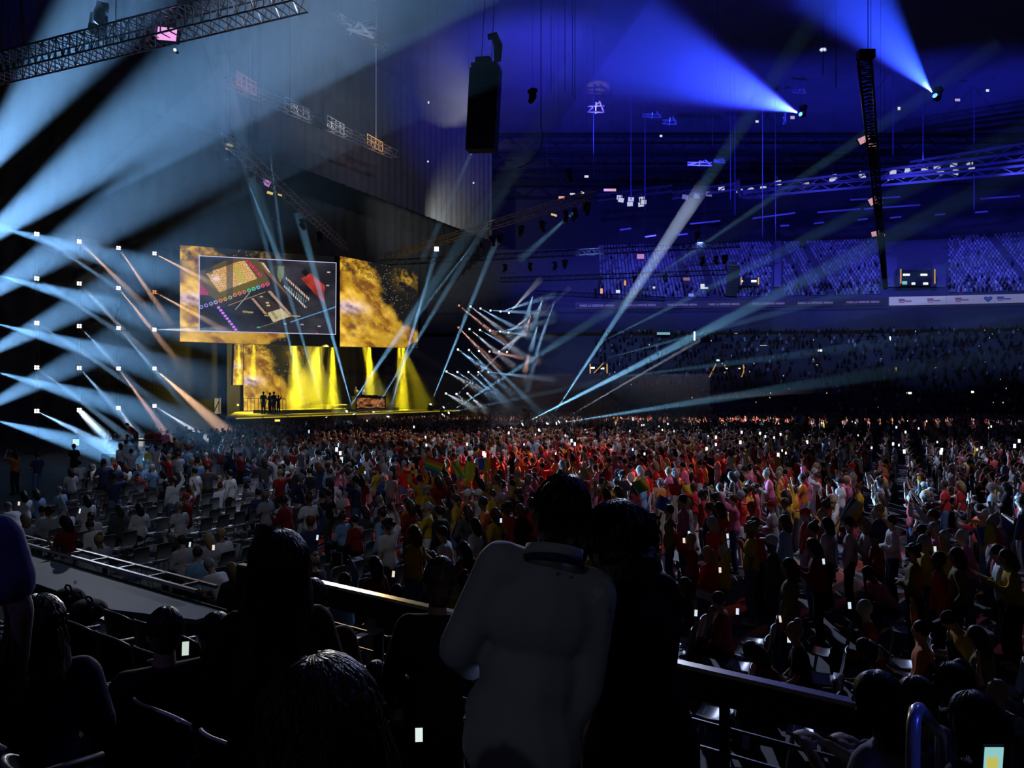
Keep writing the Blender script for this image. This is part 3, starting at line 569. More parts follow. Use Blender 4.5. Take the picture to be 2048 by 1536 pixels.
for i, (x, y, w, h, c) in enumerate([(460, 290, 12, 4, 'a'), (452, 297, 9, 3, 'a'), (468, 312, 5, 2, 'w'), (457, 319, 6, 3, 'w'), (515, 347, 8, 3, 'a'), (540, 386, 12, 5, 'a'), (560, 390, 8, 3, 'a'), (1123, 395, 12, 5, 'r'), (1145, 388, 10, 3, 'w'), (1108, 430, 12, 4, 'a'), (1220, 380, 24, 5, 'r'), (1165, 385, 6, 4, 'w'), (1173, 353, 8, 4, 'w'), (1203, 582, 5, 10, 'o'), (1250, 566, 4, 10, 'o'), (1308, 575, 5, 4, 'w'), (1236, 583, 8, 6, 'w'), (857, 205, 3, 4, 'w'), (856, 323, 3, 3, 'w'), (947, 366, 3, 3, 'w'), (1405, 573, 8, 10, 'w'), (1410, 576, 12, 3, 'w'), (1382, 590, 10, 6, 'b'), (1514, 243, 6, 4, 'w'), (1975, 181, 6, 5, 'w'), (1322, 272, 5, 4, 'w'), (1585, 235, 8, 6, 'v'), (1798, 217, 5, 6, 'w'), (1915, 200, 10, 5, 'v')]):
    D = 56 if x < 700 else 66 if x < 1180 and y < 450 else 92  # emissive boxes serve for lamps and for mere glints alike
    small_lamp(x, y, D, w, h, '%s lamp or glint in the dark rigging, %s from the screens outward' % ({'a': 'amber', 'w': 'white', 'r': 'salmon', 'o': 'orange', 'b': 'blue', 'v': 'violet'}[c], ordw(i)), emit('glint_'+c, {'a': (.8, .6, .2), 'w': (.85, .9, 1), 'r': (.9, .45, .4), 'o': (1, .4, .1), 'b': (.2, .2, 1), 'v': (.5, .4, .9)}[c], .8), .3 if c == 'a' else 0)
# flown loudspeakers
def line_array(x0, x1, y0, y1, D, n, label, lean, curve):
    A = P((x0+x1)/2, y0, D); h = (y1-y0)/F*D; w = (x1-x0)/F*D*.88; t = thing('line_array', label, 'loudspeaker', (A.x, A.y, A.z), rot=(0, lean, -.25))
    z = 0; ang = 0; p = Vector((0, 0, 0)); hh = h/n
    for i in range(n):
        R = Matrix.Rotation(-ang, 3, 'X'); c = p+R@Vector((0, 0, -hh/2)); MB().box(c, (w, .8, hh*.93), R).build('cabinet', mat('speaker_black', (.012, .012, .016), .6), t)
        MB().box(c+R@Vector((-w*.49, .0, 0)), (.06, .5, hh*.5), R).build('rigging_link', DARK, t); p = p+R@Vector((0, 0, -hh)); ang += curve*i/n
    MB().box((0, 0, .14), (w*.9, .9, .16)).build('bumper', DARK, t); MB().box((-w*.1, 0, .42), (w*.5, .5, .4)).build('hoist', BLACK, t)
    for s in (-.3, .3): MB().bar((s, 0, .2), (s*.7, 0, 43.8-A.z), .03).build('chain', BLACK, t)
    return t
t = line_array(938, 1006, 138, 302, 42, 12, 'large black hanging line array loudspeaker in front of the grey wall', .055, 0)
MB().tube([(.1, -.2, 1.7), (.45, -.2, 1.75), (.7, -.2, 1.2), (.72, -.2, .35)], [.16, .24, .26, .2], 10).build('cable_bag', mat('cable_bag', (.02, .02, .022), .8), t, True)
line_array(1455, 1481, 534, 594, 95, 10, 'small distant line array loudspeaker hanging before the upper stand', .10, .03)
line_array(501, 514, 244, 286, 58, 8, 'slim dark loudspeaker column hanging beside the truss left of the screens', .03, 0)
o = MB().tube([Vector((P(1082, 250, 50).x, 50, 43.9)), P(1082, 250, 50), P(1086, 275, 50), P(1080, 300, 50), P(1062, 322, 50), P(1048, 332, 50), P(1036, 336, 50)], .03).build('cable', BLACK); tag(o, 'loose black cable hanging in a curve through the light beam', 'cable')
for i, (x, y0, y1, D, g) in enumerate([(752, 170, 290, 72, 1), (1102, 60, 190, 70, 2), (1187, 190, 350, 80, 2), (1262, 300, 400, 90, 2), (1290, 290, 420, 90, 2), (1433, -10, 180, 70, 2), (1461, 240, 400, 90, 2), (1525, 420, 475, 100, 1), (1551, 420, 500, 100, 0), (1786, 5, 50, 70, 1), (1786, 230, 310, 90, 2), (1846, 245, 320, 90, 2), (1646, -10, 150, 60, 3), (1672, -10, 175, 60, 3), (1736, -10, 105, 30, 3), (1130, -10, 180, 60, 3), (1145, -10, 190, 60, 3), (1150, -10, 200, 60, 3), (1470, 240, 430, 92, 2), (580, 110, 230, 60, 3), (522, 120, 215, 57, 3), (1948, 320, 420, 96, 2), (1425, 110, 290, 80, 1)]):
    m_ = [mat('wire_grey', (.2, .2, .25), .4, .5), mat('wire_white', (.7, .72, .8), .3, .5), mat('wire_blue_glint', (.25, .25, .5), .3, .6), BLACK][g]  # blue glint on the wires put into their base colour
    _a = P(x, y0, D); _a.z = 43.9
    o = MB().cyl(_a, P(x, y1, D), .022*D/40, None, 6).build('rigging_wire', m_); tag(o, '%s vertical rigging wire in the roof space, %s from the screens outward' % (['grey', 'pale', 'blue glinting', 'black'][g], ordw(i)), 'wire', 'rigging wires hanging from the roof')
# the roof gantry with its floodlights
gant = thing('gantry', 'long steel lighting gantry curving across the roof above the far stand', 'gantry', (0, 0, 0))
for (x0, y0, x1, y1, D0, D1) in [(1195, 402, 1345, 383, 118, 112), (1480, 388, 2060, 318, 106, 92), (1480, 396, 2060, 345, 106, 92), (1345, 398, 1480, 378, 112, 107), (1820, 338, 2060, 300, 98, 92)]:
    A = P(x0, y0, D0); B = P(x1, y1, D1)
    for dz in (0, .9): MB().bar(A+Vector((0, 0, dz)), B+Vector((0, 0, dz)), .3).build('chord', mat('gantry_steel', (.05, .05, .06), .5, .2), gant)
    m = MB(); n = int((B-A).length/1.5)
    for i in range(n): a = A+(B-A)*(i/n); b = A+(B-A)*((i+1)/n); m.bar(a+Vector((0, 0, .9*(i % 2))), b+Vector((0, 0, .9*((i+1) % 2))), .12)
    m.build('bracing', mat('gantry_steel', (.3, .3, .36)), gant, kind='stuff')
for (x0, y0, x1, y1) in [(1475, 360, 1480, 395), (1590, 390, 1490, 396), (1565, 375, 1580, 385)]: MB().bar(P(x0, y0, 105), P(x1, y1, 105), .4, .5).build('cross_beam', mat('gantry_steel', (.3, .3, .36)), gant)
MB().plate([P(1560, 375, 104), P(1630, 366, 104), P(1640, 372, 108), P(1580, 382, 108)], .3).build('deck_plate', mat('deck_pale', (.5, .52, .55), .5), gant)
FL = [(1242, 400), (1262, 399), (1284, 398), (1287, 404), (1370, 394), (1394, 392), (1418, 388), (1443, 376), (1479, 381), (1501, 378), (1526, 377), (1556, 366), (1612, 370), (1665, 362), (1667, 354), (1725, 357), (1724, 348), (1781, 355), (1786, 344), (1811, 351), (1816, 341), (1849, 337), (1880, 345), (1874, 334), (1911, 344), (1907, 332), (1943, 338), (1939, 330), (1239, 395), (1260, 408), (1282, 409)]
FH = MB().box((0, .1, 0), (.8, .2, .62)).mesh('housing', BLK2); FFC = MB().box((0, -.02, 0), (.66, .06, .5)).mesh('lens', emit('flood_white', (.8, .85, .95), .62)); FDM = MB().box((0, -.02, 0), (.66, .06, .5)).mesh('lens', emit('flood_dim', (.5, .55, .8), .22)); FBR = MB().bar((0, .1, .3), (0, .1, .75), .08).mesh('bracket', BLK2)
for i, (x, y) in enumerate(FL):
    D = lerp(116, 93, (x-1200)/850.)-.8; t = thing('floodlight', '%s square floodlight on the roof gantry, %s from its left end' % ('dim' if 1360 < x < 1430 else 'pale', ordw(i)), 'floodlight', P(x, y, D), group='square floodlights on the roof gantry', rot=(.25, rnd.uniform(-.25, .25), rnd.uniform(-.2, .2)))
    t.scale = (1.3,)*3; put('housing', FH, t); put('lens', FDM if 1360 < x < 1430 else FFC, t); put('bracket', FBR, t); hang(t)
# the two blue wash fixtures
for i, (A, B) in enumerate(((BL1, P(1235, 78, 60)), (BL2, P(1650, -70, 54)))):
    d = (B-A).normalized(); t = thing('wash_light', 'blue beam wash light high on the roof gantry, %s' % ['over the middle of the hall', 'the higher one to the right'][i], 'stage light', A-d*.1, group='blue roof wash lights', rot=aim_frame(d))
    MB().tube([(0, -.7, 0), (0, -.6, 0), (0, .0, 0)], [.14, .2, .23], 14).build('head', BLK2, t, True); MB().cyl((0, -.02, 0), (0, .03, 0), .21, .21, 14).build('lens', lens_mat((.1, .3, 1), 3), t)
    MB().box((-.26, -.4, .2), (.06, .2, .7)).box((.26, -.4, .2), (.06, .2, .7)).box((0, -.4, .55), (.58, .3, .1)).build('yoke', BLK2, t); MB().box((0, -.4, .8), (.6, .5, .3)).build('base', BLK2, t); hang(t)
# rigging clutter in the roof over the far stand
for i, (x, y, w, h) in enumerate([(1192, 213, 34, 22), (1665, 62, 36, 12), (1305, 228, 40, 10), (1340, 240, 30, 14), (1400, 325, 50, 10), (1440, 320, 24, 8), (1600, 180, 30, 8), (1570, 235, 6, 22)]):
    D = 92; s = D/F; t = thing('roof_frame', 'small pale steel frame among the dark roof rigging, %s from the screens outward' % ordw(i), 'frame', P(x, y, D))
    for a, b in (((-.5, 0), (.5, .2)), ((-.5, -.5), (.2, .5)), ((.2, .5), (.5, -.4)), ((-.5, -.5), (.5, -.4)), ((0, .4), (0, -.5))): MB().bar((a[0]*w*s, 0, a[1]*h*s), (b[0]*w*s, .5, b[1]*h*s), .14).build('bar', mat('roof_pale', (.45, .46, .52), .4, .4), t)
    hang(t)
wash(P(1195, 300, 84), P(1195, 213, 92), .1, (1, .8, .85), 9000); wash(P(1640, 110, 84), P(1665, 62, 92), .1, (.7, .8, 1), 9000)
# ---------------------------------------------------------------- LED screens
def fbm(x, y, seed, oct=5):
    rs = np.random.RandomState(seed); out = np.zeros_like(x); amp = .5; f = 1.
    for o in range(oct):
        n = 64; g = rs.rand(n, n); X = (x*f+7.3*o) % n; Y = (y*f+3.1*o) % n; i = np.floor(X).astype(int) % n; j = np.floor(Y).astype(int) % n; u = X-np.floor(X); v = Y-np.floor(Y); u = u*u*(3-2*u); v = v*v*(3-2*v)
        out += amp*(g[i, j]*(1-u)*(1-v)+g[(i+1) % n, j]*u*(1-v)+g[i, (j+1) % n]*(1-u)*v+g[(i+1) % n, (j+1) % n]*u*v); amp *= .5; f *= 2
    return out
def sstep(a, b, x): t = np.clip((x-a)/(b-a), 0, 1); return t*t*(3-2*t)
def nebula(U, V, seed=3, level=1.):
    """drifting golden dust: bright at one side, thinning to dark with sparks"""
    n1 = fbm(U*4+V*1.5, V*5, seed); n2 = fbm(U*9, V*11+U*3, seed+1); n3 = fbm(U*34, V*34, seed+2, 3)
    edge = .40+.30*np.exp(-((V-.22)/.20)**2)+.34*np.exp(-((V-.10)/.13)**2)+.14*np.exp(-((V-.55)/.2)**2)+(n1-.48)*.5
    e = 1-sstep(edge-.06, edge+.10, U); patch = np.exp(-((U-.84)/.13)**2-((V-.86)/.10)**2)*sstep(.42, .60, n2+.08); d = np.clip(e+.75*patch, 0, 1)
    hot = np.clip((n2-.28)*1.9, 0, 1); dusk = sstep(.40, .58, n3)*sstep(.62, .95, V)*.75+sstep(.42, .62, n2)*.25*sstep(.2, .6, U)
    r = .22+.85*hot; g = .075+.56*hot; b = .006+.10*hot**3
    r, g, b = (c*d*(1-dusk)+.010 for c in (r, g, b))
    blob = np.exp(-((U-.10)/.17)**2-((V-.45)/.06)**2)*.9*sstep(.35, .7, n2+.15); r += blob*.25; g += blob*.32; b += blob*.75
    dustz = np.exp(-((V-.28)/.16)**2)*(1-sstep(.2, .45, U))*sstep(.5, .62, n3); r = r*(1-.35*dustz); g = g*(1-.25*dustz); b += .10*dustz
    rs = np.random.RandomState(seed+9); sp = rs.rand(*U.shape); sm = (sp > .985)*(.25+.75*np.exp(-((U-edge)/.22)**2)); r += sm*.55; g += sm*.5; b += sm*.4
    return np.stack([r, g, b], -1)*level
def screen(name, label, pts, nu, nv, colfn, frame=True, th=.5):
    """an LED wall: pts lower-left, lower-right, upper-right, upper-left; colours fill a fine grid of diodes"""
    pts = [Vector(p) for p in pts]; o = pts[0].copy(); t = thing(name, label, 'screen', o); q = [np.array(p-o) for p in pts]
    u, v = np.meshgrid(np.linspace(0, 1, nu), np.linspace(0, 1, nv), indexing='ij'); U, V = u[..., None], v[..., None]
    X = q[0]*(1-U)*(1-V)+q[1]*U*(1-V)+q[2]*U*V+q[3]*(1-U)*V; idx = np.arange(nu*nv).reshape(nu, nv)
    fc = np.stack([idx[:-1, :-1], idx[1:, :-1], idx[1:, 1:], idx[:-1, 1:]], -1).reshape(-1, 4)
    me = np_mesh('picture', X.reshape(-1, 3), fc, colfn(u, v).reshape(-1, 3), SCREENCOL); put('picture', me, t)
    nrm = (pts[1]-pts[0]).cross(pts[3]-pts[0]).normalized(); MB().plate([p-o-nrm*.06 for p in pts], th).build('cabinet', BLACK, t); return t
def tri_in(u, v, poly):
    ins = np.ones_like(u, bool)
    for (ax, ay), (bx, by) in zip(poly, poly[1:]+poly[:1]): ins &= ((bx-ax)*(v-ay)-(by-ay)*(u-ax)) <= 0
    return ins
def console(u, v):
    """camera picture of a mixing desk: dark surfaces, grids of lit keys, faders, knobs; coordinates run over the 1870 x 1040 crop it was studied in"""
    x = 60+u*1865; y = 1110-v*1030-(1-u)*0+(v)*0; y = 80+(1-v)*1030+u*70*0
    n = fbm(u*5, v*5, 21); c = np.stack([.006+.075*n**2, .007+.070*n**2, .012+.085*n**2], -1)
    def fill(poly, col, k=1.):
        m = tri_in(x, y, poly); c[m] = c[m]*(1-k)+np.array(col)*k; return m
    def cw(p): return p if sum((b[0]-a[0])*(b[1]+a[1]) for a, b in zip(p, p[1:]+p[:1])) < 0 else p[::-1]
    def F_(p, col, k=1.): return fill([tuple(q) for q in cw(p)][::-1], col, k)
    F_([(60, 500), (300, 700), (1000, 420), (820, 80), (500, 80), (60, 300)], (.11, .08, .035))
    m = F_([(150, 320), (320, 570), (820, 360), (650, 120), (560, 140)], (.42, .25, .06)); rs = np.random.RandomState(5)
    cell = ((np.floor((x*.9+y*.42)/26)+np.floor((y*.9-x*.45)/20)) % 2 > 0); k = rs.rand(*u.shape); c[m & cell] = np.array((.75, .36, .10)); c[m & (k > .84)] = (.85, .7, .5)
    F_([(490, 230), (560, 190), (700, 400), (560, 440)], (.45, .40, .05), .6); F_([(320, 570), (820, 370), (830, 440), (330, 650)], (.13, .10, .01))
    blob = np.exp(-((x-280)/45)**2-((y-385)/35)**2)[..., None]; c[:] = c+blob*np.array((.35, .35, .55))
    for (ax, w) in ((135, 100), (410, 90)): F_([(ax, 90), (ax+w, 90), (ax+w, 760 if ax > 200 else 330), (ax, 760 if ax > 200 else 320)], (.03, .035, .045), .72)
    mm = F_([(660, 120), (700, 110), (890, 310), (860, 335)], (.10, .02, .03)); c[mm & ((np.floor((x+y)/17) % 2) > 0)] = (.85, .06, .18)
    mm = F_([(60, 440), (80, 450), (200, 620), (70, 620)], (.08, .02, .03)); c[mm & ((np.floor((x-y*.5)/14)+np.floor(y/16)) % 2 > 0)] = (.7, .05, .2)
    F_([(830, 130), (880, 120), (1010, 280), (1520, 820), (1500, 840), (960, 300)], (.20, .10, .05)); F_([(870, 130), (910, 140), (1000, 270), (970, 260)], (.7, .55, .35))
    F_([(1170, 440), (1210, 320), (1540, 610), (1500, 750)], (.025, .03, .035)); mm = F_([(1200, 340), (1215, 320), (1550, 610), (1530, 640)], (.1, .06, .06)); c[mm & (np.floor(x/13) % 2 > 0)] = (.75, .5, .48)
    mm = F_([(1170, 445), (1190, 435), (1505, 730), (1490, 755)], (.1, .1, .1)); c[mm & (np.floor(x/13) % 2 > 0)] = (.7, .65, .7); mm = F_([(1230, 470), (1250, 440), (1500, 640), (1480, 690)], (.03, .04, .05)); c[mm & (np.floor(x/11) % 3 == 0)] = (.2, .3, .33)
    red = np.clip(fbm(u*7, v*7, 31)*1.8-.35, 0, 1); m = F_([(1420, 330), (1560, 250), (1760, 420), (1750, 660), (1600, 520)], (.5, .05, .035)); c[m] *= (.4+.9*red[m])[:, None]; F_([(1420, 240), (1480, 190), (1530, 240), (1490, 310)], (.01, .01, .012)); F_([(1100, 170), (1190, 170), (1180, 300), (1130, 400), (1090, 300)], (.22, .28, .14), .7)
    F_([(960, 530), (1000, 520), (1290, 840), (1250, 850)], (.42, .26, .17)); F_([(740, 640), (770, 630), (960, 850), (920, 850)], (.40, .26, .18)); F_([(790, 600), (940, 610), (1160, 750), (960, 830)], (.05, .028, .025)); F_([(960, 830), (1150, 760), (1270, 870), (1040, 960)], (.52, .44, .26)); F_([(1000, 810), (1030, 800), (1110, 900), (1070, 920)], (.25, .22, .16)); F_([(620, 810), (770, 820), (770, 845), (630, 835)], (.3, .26, .12))
    F_([(100, 800), (430, 770), (660, 1060), (560, 1110), (300, 900)], (.02, .03, .06))
    for i in range(10):
        px, py = 290+i*28, 770+i*37; F_([(px-2, py), (px+34, py-10), (px+46, py+18), (px+10, py+28)], (.62, .22, .95))
    for i in range(15):
        px, py = 90+i*62, 780-i*24-(12 if i > 6 else 0); hue = [(.3, .4, 1), (.35, .35, 1), (.4, .4, 1), (.5, .5, 1), (1, .3, .1), (1, .45, .1), (.4, .6, .1), (1, .25, .1), (1, .25, .1), (1, .2, .1), (.1, .8, .4), (.1, .8, .5), (.15, .6, 1), (1, .1, .2), (1, .1, .4)][i]
        d = np.hypot(x-px, y-py); c[(d < 26) & (d > 13)] = np.array(hue)*.75
    for (px, py) in ((1650, 1110), (1690, 1130)):
        d = np.hypot(x-px, y-py); c[(d < 26)] = (.6, .03, .08)
    for (ax, ay, bx, by, w, col) in ((1275, 950, 1930, 710, 7, (.12, .3, .6)), (1480, 880, 1930, 700, 4, (.1, .24, .45)), (530, 800, 720, 560, 5, (.3, .35, .33)), (440, 745, 930, 540, 5, (.4, .2, .06)), (820, 1045, 1100, 950, 4, (.2, .18, .12)), (920, 870, 1410, 860, 7, (.5, .38, .1))):
        L = math.hypot(bx-ax, by-ay); t = ((x-ax)*(bx-ax)+(y-ay)*(by-ay))/L**2; d = np.abs((x-ax)*(by-ay)-(y-ay)*(bx-ax))/L; mk = (d < w) & (t > 0) & (t < 1); c[mk] = col
    for (px, py, col) in ((960, 690, (.5, .6, .4)), (970, 725, (.5, .6, .4)), (880, 610, (.2, .5, .2)), (840, 1035, (.05, .4, .25)), (1200, 975, (.3, .4, .7)), (1440, 980, (.3, .35, .5)), (1680, 995, (.4, .4, .45)), (1810, 225, (.5, .5, .5)), (1800, 415, (.4, .4, .4))):
        c[(np.abs(x-px) < 22) & (np.abs(y-py) < 9)] = col
    b = (u < .006) | (u > .994) | (v < .011) | (v > .989); c[b] = (.62, .6, .95); return c
zt = lambda y, D: EYE+(HOR-y)/F*D
LL0 = P(360, 683, 70); LL1 = P(676, 694, 76.2); LL2 = P(676, 514, 76.2); LL3 = P(360, 490, 70)
screen('led_wall', 'large LED wall of golden dust behind the bordered picture, left of the gap', (LL0, LL1, LL2, LL3), 200, 130, lambda u, v: nebula(np.clip(u*1.55, 0, 2), v, 3)*(1-sstep(.62, .72, u))[..., None]+.006, th=.6)
off = Vector((.12, -.3, 0)); screen('video_screen', 'bordered video screen showing a mixing desk, in front of the golden wall', [P(398, 663, 70.4)+off, P(671, 670, 75.4)+off, P(672, 526, 75.4)+off, P(398, 512, 70.4)+off], 300, 165, console, th=.2)
screen('led_wall', 'LED wall of golden dust angled away on the far side of the gap', (P(680, 693, 75.2), P(836, 696, 90), P(836, 543, 90), P(680, 512, 75.2)), 150, 150, lambda u, v: nebula(u, v, 3), th=.6)
screen('led_wall', 'upright LED wall of golden dust at the back of the stage beside the yellow light', (P(487, 821.5, 84), P(640, 820, 88), P(640, 688, 88), P(487, 688, 84)), 120, 120, lambda u, v: nebula(np.clip(u*1.25, 0, 1.6), v, 3, .95), th=.3)
screen('led_banner', 'narrow hanging LED banner at the near edge of the stage opening', (P(466, 770, 79), P(486, 770, 81), P(486, 686, 81), P(469, 686, 79)), 12, 50, lambda u, v: nebula(u*.3, v, 3, .8), th=.2)
# ---------------------------------------------------------------- stage
DECKM = mat('stage_deck', (.42, .40, .36), .45, 0, .2, 1.5); SKIRT = mat('stage_skirt', (.03, .03, .032), .8)
st = thing('stage', 'wide stage platform bathed in yellow light with a black skirt', 'stage', (0, 0, 0)); zt_ = 2.15
MB().plate([fl(-1, 0, zt_), fl(36, 0, zt_), fl(36, -17, zt_), fl(15.5, -17, zt_)], .18).build('deck', DECKM, st)
MB().plate([fl(-1, .0, 0), fl(36, .0, 0), fl(36, .0, zt_-.18), fl(-1, .0, zt_-.18)], .1).build('skirt', SKIRT, st)
EDGEY = emit('stage_edge_strip', (1, .78, .05), .55)
for i in range(12): a = i*3; MB().box(fl(a+1.5, .06, zt_-.12), (2.8, .05, .08), Matrix.Rotation(math.atan2(RD.y, RD.x), 3, 'Z')).build('edge_strip', EDGEY, st)
for i, (a, b, z, n) in enumerate([(10, -4.5, .35, 9), (20, -5, .35, 10), (20, -7, .7, 8)]): MB().plate([fl(a, b, zt_+z), fl(a+n, b, zt_+z), fl(a+n, b-4, zt_+z), fl(a, b-4, zt_+z)], z).build('riser', DECKM, st)
bk = struct(drape('wall_1', fl(14.5, -17.3), fl(40, -17.3), 0, 12, mat('stage_backcloth', (.09, .085, .06), .95), .15, .5))
# DJ booth
bz = thing('dj_booth', 'black DJ booth with a glowing orange picture on its front', 'booth', P(738, 790, 80)); bz.location.z = zt_+.35; bz.rotation_euler = (0, 0, math.atan2(RD.y, RD.x)-.5)
MB().box((0, 0, .65), (3.5, 1.0, 1.3)).build('body', BLACK, bz); MB().box((0, 0, 1.34), (3.7, 1.2, .08)).build('top', BLK2, bz)
_u, _v = np.meshgrid(np.linspace(0, 1, 40), np.linspace(0, 1, 16), indexing='ij'); _x = np.stack([-1.6+3.2*_u, -.52+0*_u, .1+1.1*_v], -1); _i = np.arange(640).reshape(40, 16)
_n = nebula(_u*.6+.45, _v, 3); _k = fbm(_u*7, _v*4, 44); put('front_picture', np_mesh('front_picture', _x.reshape(-1, 3), np.stack([_i[:-1, :-1], _i[1:, :-1], _i[1:, 1:], _i[:-1, 1:]], -1).reshape(-1, 4), (np.stack([.9*_k**2*1.2, .35*_k**2, .05*_k], -1)*sstep(.35, .6, _k)[..., None]+.008).reshape(-1, 3), SCREENCOL), bz)
for s in (-.7, 0, .7): MB().box((s, .1, 1.44), (.5, .45, .12)).build('player', BLK2, bz)
t = thing('barrier', 'grey panelled crowd barrier on the floor right of the stage', 'barrier', P(908, 850, 66)); d = P(1002, 852, 70)-t.location; gb = mat('barrier_grey', (.16, .16, .16), .7)
for k in range(5): MB().bar(d*(k/5)+Vector((0, 0, .0)), d*((k+.97)/5), .08, 1.0).build('panel', gb, t)
t = thing('platform', 'dark floor platform carrying spotlights and a camera in the middle of the crowd', 'platform', (0, 0, 0))
a = P(985, 868, 60); b = P(1150, 868, 62); nv_ = Vector((b-a).cross(Vector((0, 0, 1)))).normalized(); a.z = b.z = 0
MB().plate([a+Vector((0, 0, 1.25)), b+Vector((0, 0, 1.25)), b-nv_*3.2+Vector((0, 0, 1.25)), a-nv_*3.2+Vector((0, 0, 1.25))], .15).build('deck', BLACK, t); MB().plate([a, b, b+Vector((0, 0, 1.1)), a+Vector((0, 0, 1.1))], .08).build('skirt', BLACK, t)
t = thing('tripod_camera', 'broadcast camera on a pedestal worked by the operator above the crowd', 'camera', P(1048, 820, 63)); t.location.z = 1.25
MB().cyl((0, 0, 0), (0, 0, 1.35), .09, .06, 8).build('pedestal', BLACK, t); MB().box((0, 0, 1.5), (.25, .6, .25)).build('body', BLACK, t); MB().cyl((-.05, -.3, 1.5), (-.05, -.75, 1.5), .1, .12, 10).build('lens', BLACK, t); MB().box((.2, .2, 1.58), (.15, .05, .12)).build('viewfinder', BLACK, t)
t = thing('lantern_tower', 'small lit lattice box standing left of the stage', 'tower', P(435, 828, 62)); s = 62/F
for sx in (-5, 5):
    for sy in (-.2, .2): MB().bar((sx*s, sy, 0), (sx*s, sy, 33*s), .06).build('post', mat('lantern_brass', (.6, .5, .3), .4), t)
MB().box((0, 0, 16*s), (9*s, .3, 31*s)).build('glow_panel', emit('lantern_glow', (.6, .48, .25), .45), t); MB().bar((-5*s, -.22, 4*s), (5*s, -.22, 26*s), .06).build('brace', BLACK, t)
for i, (x, y, D, w, h, c, lb) in enumerate([(152, 884, 50, 16, 14, (.5, .75, .85), 'lit doorway far down the hall at left'), (232, 892, 44, 6, 12, (.6, .75, .95), 'lit lantern panel beside the white-lit chairs'), (282, 884, 46, 12, 18, (.9, .75, .6), 'warm lit window panel behind the people in red')]):
    t = thing('lit_opening', lb, 'opening', P(x, y, D)); s = D/F; MB().box((0, .05, 0), (w*s, .05, h*s)).build('glow', emit('opening_%d' % i, c, 1.0), t)
    for q in (-.5, .5): MB().bar((q*w*s, 0, -h*s*.7), (q*w*s, 0, h*s*.6), .07).build('jamb', BLACK, t)
    for q in (.5,): MB().bar((-w*s*.55, 0, q*h*s), (w*s*.55, 0, q*h*s), .07).build('lintel', BLACK, t)
for i, (x, y, D, w, h) in enumerate([(478, 893, 44, 8, 5), (488, 893, 44, 3, 9), (545, 841, 66, 30, 4), (476, 810, 68, 4, 4)]):
    small_lamp(x, y, D, w, h, 'small yellow lamp low on the near side of the stage, %s from the left' % ordw(i), emit('lamp_yellow', (1, .8, .15), 1.2))

# ---------------------------------------------------------------- people
TMP = bpy.data.scenes.new('workshop')
def evaluated(o):
    """the mesh of o with its modifiers applied, worked out in a scene of its own"""
    vl = TMP.view_layers[0]; vl.update(); return bpy.data.meshes.new_from_object(o.evaluated_get(vl.depsgraph))
def solid(mb, voxel, smooth=4, ratio=None, name='body'):
    """fuse overlapping volumes into one continuous skin"""
    me = mb.mesh('tmp'); o = bpy.data.objects.new('tmp', me); TMP.collection.objects.link(o)
    r = o.modifiers.new('r', 'REMESH'); r.mode = 'VOXEL'; r.voxel_size = voxel; r.use_smooth_shade = True
    s = o.modifiers.new('s', 'SMOOTH'); s.iterations = smooth; s.factor = .5
    if ratio: q = o.modifiers.new('d', 'DECIMATE'); q.ratio = ratio
    out = evaluated(o); out.name = name; out.polygons.foreach_set('use_smooth', [True]*len(out.polygons))
    bpy.data.objects.remove(o); bpy.data.meshes.remove(me); return out
V3 = Vector
ARMS = {  # elbow and wrist of the right arm (+x); the left is mirrored unless given
    'down': ((.245, -.03, 1.12), (.24, .06, .87)), 'raised': ((.34, .06, 1.60), (.25, .10, 1.87)), 'clap': ((.28, .12, 1.18), (.05, .34, 1.30)),
    'front': ((.25, .10, 1.14), (.08, .34, 1.34)), 'high': ((.30, .20, 1.48), (.09, .30, 1.74)), 'fold': ((.28, .03, 1.14), (-.10, .21, 1.15)),
    'hip': ((.39, -.06, 1.16), (.18, .03, .98)), 'wide': ((.45, .05, 1.43), (.66, .10, 1.62)), 'lap': ((.26, .05, 1.14), (.10, .30, .98))}
POSES = {  # right, left arm, legs, lean
    'standing with arms down': ('down', 'down', 0, 0), 'with both arms raised': ('raised', 'raised', 0, 0), 'with one arm raised': ('raised', 'down', 0, 0), 'clapping': ('clap', 'clap', 0, 0),
    'looking at something in both hands': ('front', 'front', 0, 8), 'holding something up in both hands': ('high', 'high', 0, 0), 'with folded arms': ('fold', 'fold', 0, 0), 'with hands on hips': ('hip', 'hip', 0, 0),
    'reaching one arm out sideways': ('wide', 'down', 0, 0), 'bending forward': ('front', 'lap', 0, 38), 'sitting with hands in lap': ('lap', 'lap', 1, 6), 'sitting and holding one hand up': ('front', 'lap', 1, 4), 'sitting with one arm raised': ('raised', 'lap', 1, 0), 'sitting hunched forward': ('front', 'front', 1, 30)}
